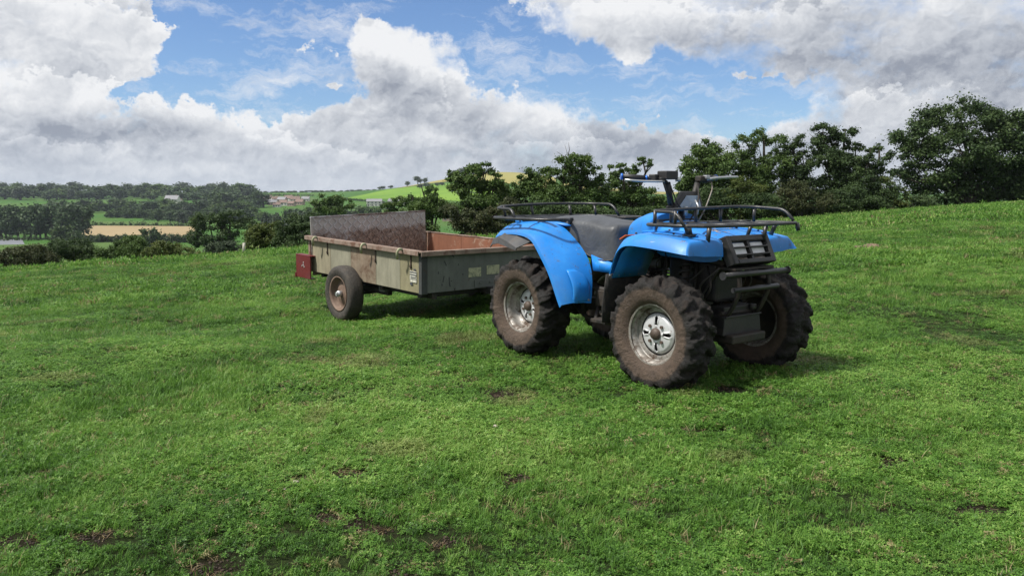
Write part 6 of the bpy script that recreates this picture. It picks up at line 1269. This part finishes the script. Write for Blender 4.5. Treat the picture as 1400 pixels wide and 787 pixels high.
# differential, skid box, drive shafts and arms
m = MB().lathe([(-.08, .0), (-.08, .06), (-.03, .085), (.03, .085), (.08, .06), (.08, 0)], 24, c=(1.205, 0, .315)); m.build('front_differential', MAT['frame'], qb)
def skid():
    m = MB(); m.box((1.365, -.005, .335), (.10, .34, .105), taper=.92); m.box((1.335, -.005, .405), (.10, .26, .06)); 
    m.box((1.418, -.005, .385), (.012, .32, .010)); m.tube([(1.40, .10, .41), (1.40, .10, .44)], .022, 12)
    return m.build('skid_box', MAT['black'], qb, bevel=.008)
skid()
m = MB().box((1.33, 0, .262), (.26, .30, .05)); m.build('skid_plate', MAT['frame'], qb, bevel=.01)
for sg in (-1, 1):
    m = MB()
    for z0, z1 in ((.27, .25), (.38, .36)):
        m.tube([(1.12, sg * .10, z0), (1.205, sg * .34, z1)], .013, 8); m.tube([(1.30, sg * .10, z0), (1.205, sg * .34, z1)], .013, 8)
    m.tube([(1.205, sg * .07, .315), (1.205, sg * .36, .302)], .017, 10); m.box((1.205, sg * .345, .305), (.05, .04, .15))
    m.build('suspension_arm', MAT['frame'], qb)
    m = MB().lathe([(0, .035), (.03, .045), (.06, .035), (.075, .05), (.10, .03)], 16, c=(1.205, sg * .16 - .05, .312)); m.build('driveshaft_boot', MAT['mudflap'], qb)
    # coil-over damper
    a, b = Vector((1.19, sg * .26, .33)), Vector((1.14, sg * .17, .70)); d = b - a
    m = MB().tube([a, b], .014, 10).tube([a + d * .45, b], .022, 10); sh = m.build('shock_absorber', MAT['frame'], qb)
    pts = []; u_ = d.cross(Vector((1, 0, 0))).normalized(); w_ = d.cross(u_).normalized()
    for k in range(121):
        t = k / 120; an = t * 2 * math.pi * 8; pts.append(a + d * (.12 + .80 * t) + (u_ * math.cos(an) + w_ * math.sin(an)) * .036)
    MB().tube(pts, .0065, 6).build('coil_spring', MAT['black'], sh)
    m = MB().tube([(1.10, sg * .05, .36), (1.13, sg * .34, .33)], .009, 8); m.build('tie_rod', MAT['frame'], qb)
m = MB()
rn = random.Random(8)
for k in range(9):
    y = rn.uniform(-.22, .22); p = [(1.30 + rn.uniform(-.05, .1), y, .66), (1.28 + rn.uniform(-.1, .1), y + rn.uniform(-.08, .08), .55), (1.22 + rn.uniform(-.1, .1), y + rn.uniform(-.1, .1), .42)]
    m.tube(smooth_path(p, .05, 4), .005 + .003 * rn.random(), 6)
m.tube(smooth_path([(1.0, -.20, .74), (1.06, -.24, .64), (.98, -.24, .58), (.93, -.2, .66), (1.0, -.19, .72)], .03, 4), .004, 6)
m.build('cable_bundle', MAT['frame'], qb)
m = MB().box((1.20, 0, .56), (.22, .24, .22)); m.box((1.02, 0, .56), (.16, .20, .26)); m.build('radiator_shroud', MAT['black'], qb, bevel=.02)
m = MB().tube([(0, -.34, .312), (0, .34, .312)], .030, 12); m.lathe([(-.09, .0), (-.09, .07), (-.03, .095), (.03, .095), (.09, .07), (.09, 0)], 24, c=(0, .02, .312)); m.bar((0, 0, .312), (.45, 0, .33), .10, .08); m.build('rear_axle', MAT['frame'], qb)
m = MB().tube([(-.05, 0, .40), (-.12, 0, .70)], .030, 12); m.build('rear_shock', MAT['frame'], qb)
m = MB().bar((-.05, 0, .30), (-.42, 0, .28), .07, .04); m.tube([(-.42, 0, .28), (-.42, 0, .34)], .025, 12); m.build('tow_hitch', MAT['frame'], qb)

# ------------------------------------------------------------------ grass (uncountable: instanced tufts on scattered points)
def grass_mat():
    m, nt, b = new_mat('grass_blades')
    at = nt.nodes.new('ShaderNodeAttribute'); at.attribute_type = 'INSTANCER'; at.attribute_name = 'tint'
    ad = nt.nodes.new('ShaderNodeAttribute'); ad.attribute_type = 'INSTANCER'; ad.attribute_name = 'dry'
    al = nt.nodes.new('ShaderNodeAttribute'); al.attribute_name = 'hue'
    mm = nt.nodes.new('ShaderNodeMath'); mm.operation = 'MULTIPLY_ADD'; nt.links.new(al.outputs['Fac'], mm.inputs[0]); mm.inputs[1].default_value = .45
    sc = nt.nodes.new('ShaderNodeMath'); sc.operation = 'MULTIPLY'; nt.links.new(at.outputs['Fac'], sc.inputs[0]); sc.inputs[1].default_value = .55
    nt.links.new(sc.outputs[0], mm.inputs[2])
    col = ramp(nt, mm.outputs[0], [(.15, (.028, .074, .013)), (.40, (.078, .185, .026)), (.64, (.140, .290, .042)), (.92, (.28, .41, .10))])
    strw = ramp(nt, al.outputs['Fac'], [(.2, (.16, .105, .05)), (.8, (.42, .34, .19))])
    col = mixc(nt, ad.outputs['Fac'], col, strw)
    nt.links.new(col, b.inputs['Base Color']); b.inputs['Roughness'].default_value = .5; b.inputs['Specular IOR Level'].default_value = .3
    tr = nt.nodes.new('ShaderNodeBsdfTranslucent'); nt.links.new(col, tr.inputs[0])
    ms = nt.nodes.new('ShaderNodeMixShader'); ms.inputs[0].default_value = .42
    nt.links.new(b.outputs[0], ms.inputs[1]); nt.links.new(tr.outputs[0], ms.inputs[2]); nt.links.new(ms.outputs[0], nt.nodes['Material Output'].inputs[0])
    return m
GM = grass_mat()
def tuft(seed, nb, rad, h0, h1, wid, lean, segs=3, leafy=False):
    rng = np.random.default_rng(seed); vs, fs, hue = [], [], []
    for _ in range(nb):
        a = rng.uniform(0, 6.283); r = rad * math.sqrt(rng.random()); p = np.array([r * math.cos(a), r * math.sin(a), -.004])
        d = rng.uniform(0, 6.283); dv = np.array([math.cos(d), math.sin(d), 0]); sd = np.array([-dv[1], dv[0], 0])
        h = rng.uniform(h0, h1); ln = h * rng.uniform(.2, 1) * lean; w = wid * rng.uniform(.7, 1.3); hu = rng.random()
        b = len(vs)
        if leafy:      # small clover-like leaf on a short stalk: three leaflets
            top = p + np.array([0, 0, h]) + dv * ln
            tilt = rng.normal(0, .35, 2)
            for k in range(3):
                an = d + k * 2.094; u = np.array([math.cos(an), math.sin(an), tilt[0] * math.cos(an) + tilt[1] * math.sin(an) + .15]); s_ = np.array([-math.sin(an), math.cos(an), 0])
                q = len(vs); vs += [top, top + u * w * 1.0 + s_ * w * .62, top + u * w * 1.65, top + u * w * 1.0 - s_ * w * .62]; fs.append((q, q + 1, q + 2, q + 3)); hue.append(hu)
            continue
        for k in range(segs + 1):
            t = k / segs; c = p + np.array([0, 0, h]) * (t - .25 * lean * t * t * .6) + dv * ln * t ** 1.8
            ww = w * (1 - t ** 1.6) + .0004
            vs += [c - sd * ww, c + sd * ww]
        for k in range(segs):
            fs.append((b + 2 * k, b + 2 * k + 1, b + 2 * k + 3, b + 2 * k + 2)); hue.append(hu)
    me = np_mesh('grass_tuft', np.array(vs), np.array(fs), attrs={'hue': ('FACE', np.array(hue))}); me.materials.append(GM)
    return bpy.data.objects.new('grass_tuft', me)
def tuft_coll(name, specs):
    c = bpy.data.collections.new(name)
    for s in specs: c.objects.link(tuft(*s[:-1], **s[-1]))
    return c
near_c = tuft_coll('near_tufts', [(i, 34, .055, .018, .050, .0016, .8, {}) for i in range(3)] + [(10 + i, 30, .05, .03, .075, .0019, 1.1, {}) for i in range(2)]
                   + [(20 + i, 26, .055, .010, .032, .0060, .3, {'leafy': True}) for i in range(4)])
mid_c = tuft_coll('mid_tufts', [(40 + i, 46, .13, .025, .07, .0042, .8, {'segs': 2}) for i in range(4)] + [(50 + i, 36, .13, .015, .045, .013, .3, {'leafy': True}) for i in range(2)])
far_c = tuft_coll('far_tufts', [(60 + i, 70, .40, .025, .062, .011, .8, {'segs': 2}) for i in range(4)])
straw_c = tuft_coll('straw_tufts', [(80, 22, .06, .01, .03, .0016, 3.0, {}), (81, 14, .04, .02, .06, .0016, 2.2, {}), (82, 4, .03, .05, .13, .0014, 1.2, {})])
bladec = tuft_coll('tall_blades', [(90, 8, .05, .07, .14, .0025, 1.1, {'segs': 4}), (91, 5, .03, .06, .12, .0030, 1.5, {'segs': 4})])

def vnoise(x, y, s, seed=0):
    """value noise on numpy arrays"""
    r = np.random.default_rng(seed).random((256, 256)); u, v = x / s, y / s
    i, j = np.floor(u).astype(int), np.floor(v).astype(int); fu, fv = u - i, v - j; fu = fu * fu * (3 - 2 * fu); fv = fv * fv * (3 - 2 * fv)
    g = lambda a, b: r[a % 256, b % 256]
    return (g(i, j) * (1 - fu) + g(i + 1, j) * fu) * (1 - fv) + (g(i, j + 1) * (1 - fu) + g(i + 1, j + 1) * fu) * fv

def scatter(name, coll, ncoll, y0, y1, dens, smin, smax, seed, label_cat='grass', tint_shift=0, dry=0.0, patchy=True, tilt=.15, centres=None, only_leafy=False):
    rng = np.random.default_rng(seed)
    if centres is None:
        W = .74 * y1 + 1.2; n = int(2 * W * (y1 - y0) * dens)
        x = rng.uniform(-W, W, n); y = rng.uniform(y0, y1, n)
        k = np.abs(x) < .74 * y + 1.2; x, y = x[k], y[k]
    else: x, y = centres
    g = .5 * vnoise(x, y, 1.1, 1) + .3 * vnoise(x, y, .38, 2) + .2 * vnoise(x, y, .14, 3)
    keep = np.ones(len(x), bool)
    if patchy:
        keep &= rng.random(len(x)) < np.clip((g - .22) * 6, .45, 1)
        spot = .6 * vnoise(x, y, .13, 41) + .4 * vnoise(x, y, .55, 42)
        keep &= ~((spot > .79) & (rng.random(len(x)) < .6))
        for (px, py, pr) in SOIL_PATCHES:
            d = np.hypot((x - px) * .75, y - py) + (vnoise(x, y, .12, 7) - .5) * .12
            keep &= ~((d < pr) & (rng.random(len(x)) < .93))
        x, y, g = x[keep], y[keep], g[keep]
    n = len(x); z = height(x, y)
    tone = np.clip(.5 + (g - .5) * 1.0 + (vnoise(x, y, .10, 17) - .5) * .42 + (vnoise(x, y, .32, 19) - .5) * .25 + (vnoise(x, y, .8, 9) - .5) * .22 + (vnoise(x, y, 3.1, 12) - .5) * .18 + rng.normal(0, .15, n) + tint_shift, 0, 1)
    dr = np.clip((rng.random(n) < (dry + .045)).astype(float) * .8 + (vnoise(x, y, .45, 15) > .83) * .30, 0, 1)
    sc = rng.uniform(smin, smax, n) * (.45 + .6 * g + .5 * vnoise(x, y, .3, 33))
    # which kind grows where: leafy weeds in patches
    kind = rng.integers(0, ncoll, n)
    if ncoll == 9:
        leafy = (vnoise(x, y, .9, 21) + rng.normal(0, .16, n)) > .44 - .10 * sstep(-.5, 1.5, x)
        if only_leafy: leafy[:] = True
        kind = np.where(leafy, rng.integers(5, 9, n), rng.integers(0, 5, n))
    me = bpy.data.meshes.new(name); me.vertices.add(n); me.vertices.foreach_set('co', np.stack([x, y, z], -1).astype(np.float32).ravel())
    for nm, arr in (('tint', tone), ('dry', dr if dry < 1 else np.full(n, 1.0)), ('tscale', sc), ('turn', rng.uniform(0, 6.283, n)), ('tx', rng.normal(0, tilt, n)), ('ty', rng.normal(0, tilt, n))):
        a = me.attributes.new(nm, 'FLOAT', 'POINT'); a.data.foreach_set('value', arr.astype(np.float32))
    a = me.attributes.new('kind_index', 'INT', 'POINT'); a.data.foreach_set('value', kind.astype(np.int32))
    o = link(name, me); tag(o, kind='stuff')
    ng = bpy.data.node_groups.new(name, 'GeometryNodeTree')
    ng.interface.new_socket('Geometry', in_out='INPUT', socket_type='NodeSocketGeometry'); ng.interface.new_socket('Geometry', in_out='OUTPUT', socket_type='NodeSocketGeometry')
    N, L = ng.nodes.new, ng.links.new
    gi, go, iop, ci = N('NodeGroupInput'), N('NodeGroupOutput'), N('GeometryNodeInstanceOnPoints'), N('GeometryNodeCollectionInfo')
    m2p = N('GeometryNodeMeshToPoints')
    ci.inputs['Collection'].default_value = coll; ci.inputs['Separate Children'].default_value = True; ci.inputs['Reset Children'].default_value = True
    def attr(nm, t='FLOAT'):
        q = N('GeometryNodeInputNamedAttribute'); q.data_type = t; q.inputs['Name'].default_value = nm; return q.outputs['Attribute']
    L(gi.outputs[0], m2p.inputs['Mesh']); L(m2p.outputs[0], iop.inputs['Points']); L(ci.outputs[0], iop.inputs['Instance'])
    iop.inputs['Pick Instance'].default_value = True; L(attr('kind_index', 'INT'), iop.inputs['Instance Index'])
    cx = N('ShaderNodeCombineXYZ'); L(attr('tx'), cx.inputs[0]); L(attr('ty'), cx.inputs[1]); L(attr('turn'), cx.inputs[2])
    L(cx.outputs[0], iop.inputs['Rotation']); L(attr('tscale'), iop.inputs['Scale']); L(iop.outputs[0], go.inputs[0])
    md = o.modifiers.new('scatter', 'NODES'); md.node_group = ng
    return o
scatter('grass', near_c, 9, 1.2, 3.8, 2300, .36, .74, 1)
scatter('clover', near_c, 9, 1.2, 3.9, 1100, .40, .85, 11, only_leafy=True, tint_shift=.08, tilt=.3)
scatter('grass', near_c, 9, 3.8, 6.5, 1200, .50, .92, 2)
scatter('grass', near_c, 9, 6.5, 10, 500, .75, 1.2, 7)
scatter('grass', mid_c, 6, 10.0, 20, 120, .75, 1.25, 3)
scatter('grass', far_c, 4, 20, 66, 13, .8, 1.4, 4)
scatter('dry_grass', straw_c, 3, 1.3, 12, 7, .3, .75, 5, dry=1.0, patchy=False)
scatter('tall_grass_blades', bladec, 2, 1.3, 14, 3, .3, .6, 6, patchy=False, tint_shift=.1)
_c = np.random.default_rng(5); _x, _y = [], []
for _ in range(60):                       # coarser clumps left by grazing
    cy_ = 1.6 + 9 * _c.random() ** 1.3; cx_ = _c.uniform(-.7, .7) * cy_; k_ = _c.integers(6, 16); s_ = _c.uniform(.05, .13)
    _x += list(cx_ + _c.normal(0, s_, k_) * 1.3); _y += list(cy_ + _c.normal(0, s_, k_))
scatter('coarse_grass', near_c, 5, 0, 0, 0, .65, 1.05, 31, patchy=False, tint_shift=.07, tilt=.3, centres=(np.array(_x), np.array(_y)))
_r = np.random.default_rng(77); _x, _y = [], []
for (px_, py_, pr_) in SOIL_PATCHES:
    k_ = 5; a_ = _r.uniform(0, 6.28, k_); q_ = pr_ * _r.uniform(.5, 1.5, k_); _x += list(px_ + q_ * np.cos(a_) * 1.3); _y += list(py_ + q_ * np.sin(a_))
scatter('dry_grass', straw_c, 2, 0, 0, 0, .4, .8, 8, dry=1.0, patchy=False, centres=(np.array(_x), np.array(_y)))

# soil crumbs in the bare patches and a few loose things
soil_m = mat_mud('dry_soil', (.018, .012, .009), (.045, .030, .022), (.09, .062, .045))
def blob(mb, c, r, seed, sq=.6, n=7):
    rows = []; rn = random.Random(seed); ph = rn.uniform(0, 9)
    for i in range(n):
        th = math.pi * i / (n - 1); row = []
        for j in range(n + 2):
            a = 2 * math.pi * j / (n + 2); d = Vector((math.sin(th) * math.cos(a), math.sin(th) * math.sin(a), math.cos(th)))
            k = 1 + .35 * mnoise.noise(d * 1.6 + Vector((ph, ph, seed % 7)))
            row.append((c[0] + d.x * r * k, c[1] + d.y * r * k, c[2] + d.z * r * k * sq))
        rows.append(row)
    mb.grid(rows, smooth=True, closev=True)
mb = MB(); rn = random.Random(4); s_ = 0
for (px_, py_, pr_) in SOIL_PATCHES:
    for _ in range(int(60 * pr_ / .06)):
        a_, q_ = rn.uniform(0, 6.28), pr_ * math.sqrt(rn.random()) * 1.1; r_ = rn.uniform(.0015, .006); s_ += 1
        X_, Y_ = px_ + q_ * math.cos(a_) * 1.2, py_ + q_ * math.sin(a_)
        blob(mb, (X_, Y_, hz(X_, Y_) + r_ * .3), r_, s_, .6, 5)
o = mb.build('soil_crumbs', soil_m); tag(o, kind='stuff')
stone_m = mat_worn('pale_stone', (.33, .29, .24), .85, 0, .15, 20)
for (sx_, sy_, r_, lab) in ((-.78, 2.78, .013, 'small pale stone lying on the bare soil patch left of centre'), (-.80, 2.72, .007, 'tiny pale chip just below the stone on the left soil patch'), (-.075, 3.52, .012, 'small whitish stone on the soil patch in front of the rear wheel')):
    mb = MB(); blob(mb, (0, 0, 0), r_, int(r_ * 9999), .7, 9); o = mb.build('stone', stone_m); o.location = (sx_, sy_, hz(sx_, sy_) + .012); tag(o, lab, 'stone')
mb = MB(); rn = random.Random(9)
for i in range(26):
    a_, q_ = rn.uniform(0, 6.28), .16 * math.sqrt(rn.random()); r_ = rn.uniform(.03, .06)
    blob(mb, (q_ * math.cos(a_) * 1.5, q_ * math.sin(a_), .06 * (1 - q_ / .2) + r_ * .3), r_, i, .8, 6)
mx, my = 5.83, 13.0
o = mb.build('molehill', mat_mud('dry_molehill', (.10, .072, .045), (.16, .115, .075), (.22, .165, .11))); o.location = (mx, my, hz(mx, my)); tag(o, 'brown crumbly molehill alone in the grass right of the quad bike', 'molehill')

# ------------------------------------------------------------------ air: faint haze over the valley
def haze():
    x0, x1, y0, y1, z0, z1 = -1900, 1900, -60, 3200, -30, 50
    m = MB().box(((x0 + x1) / 2, (y0 + y1) / 2, (z0 + z1) / 2), (x1 - x0, y1 - y0, z1 - z0))
    mt = bpy.data.materials.new('thin_haze'); mt.use_nodes = True; nt = mt.node_tree; nt.nodes.clear()
    v = nt.nodes.new('ShaderNodeVolumePrincipled'); v.inputs['Color'].default_value = (.72, .82, .95, 1); v.inputs['Density'].default_value = .00010; v.inputs['Anisotropy'].default_value = .2
    o = nt.nodes.new('ShaderNodeOutputMaterial'); nt.links.new(v.outputs[0], o.inputs['Volume'])
    h = m.build('haze', mt); tag(h, kind='stuff')
haze()
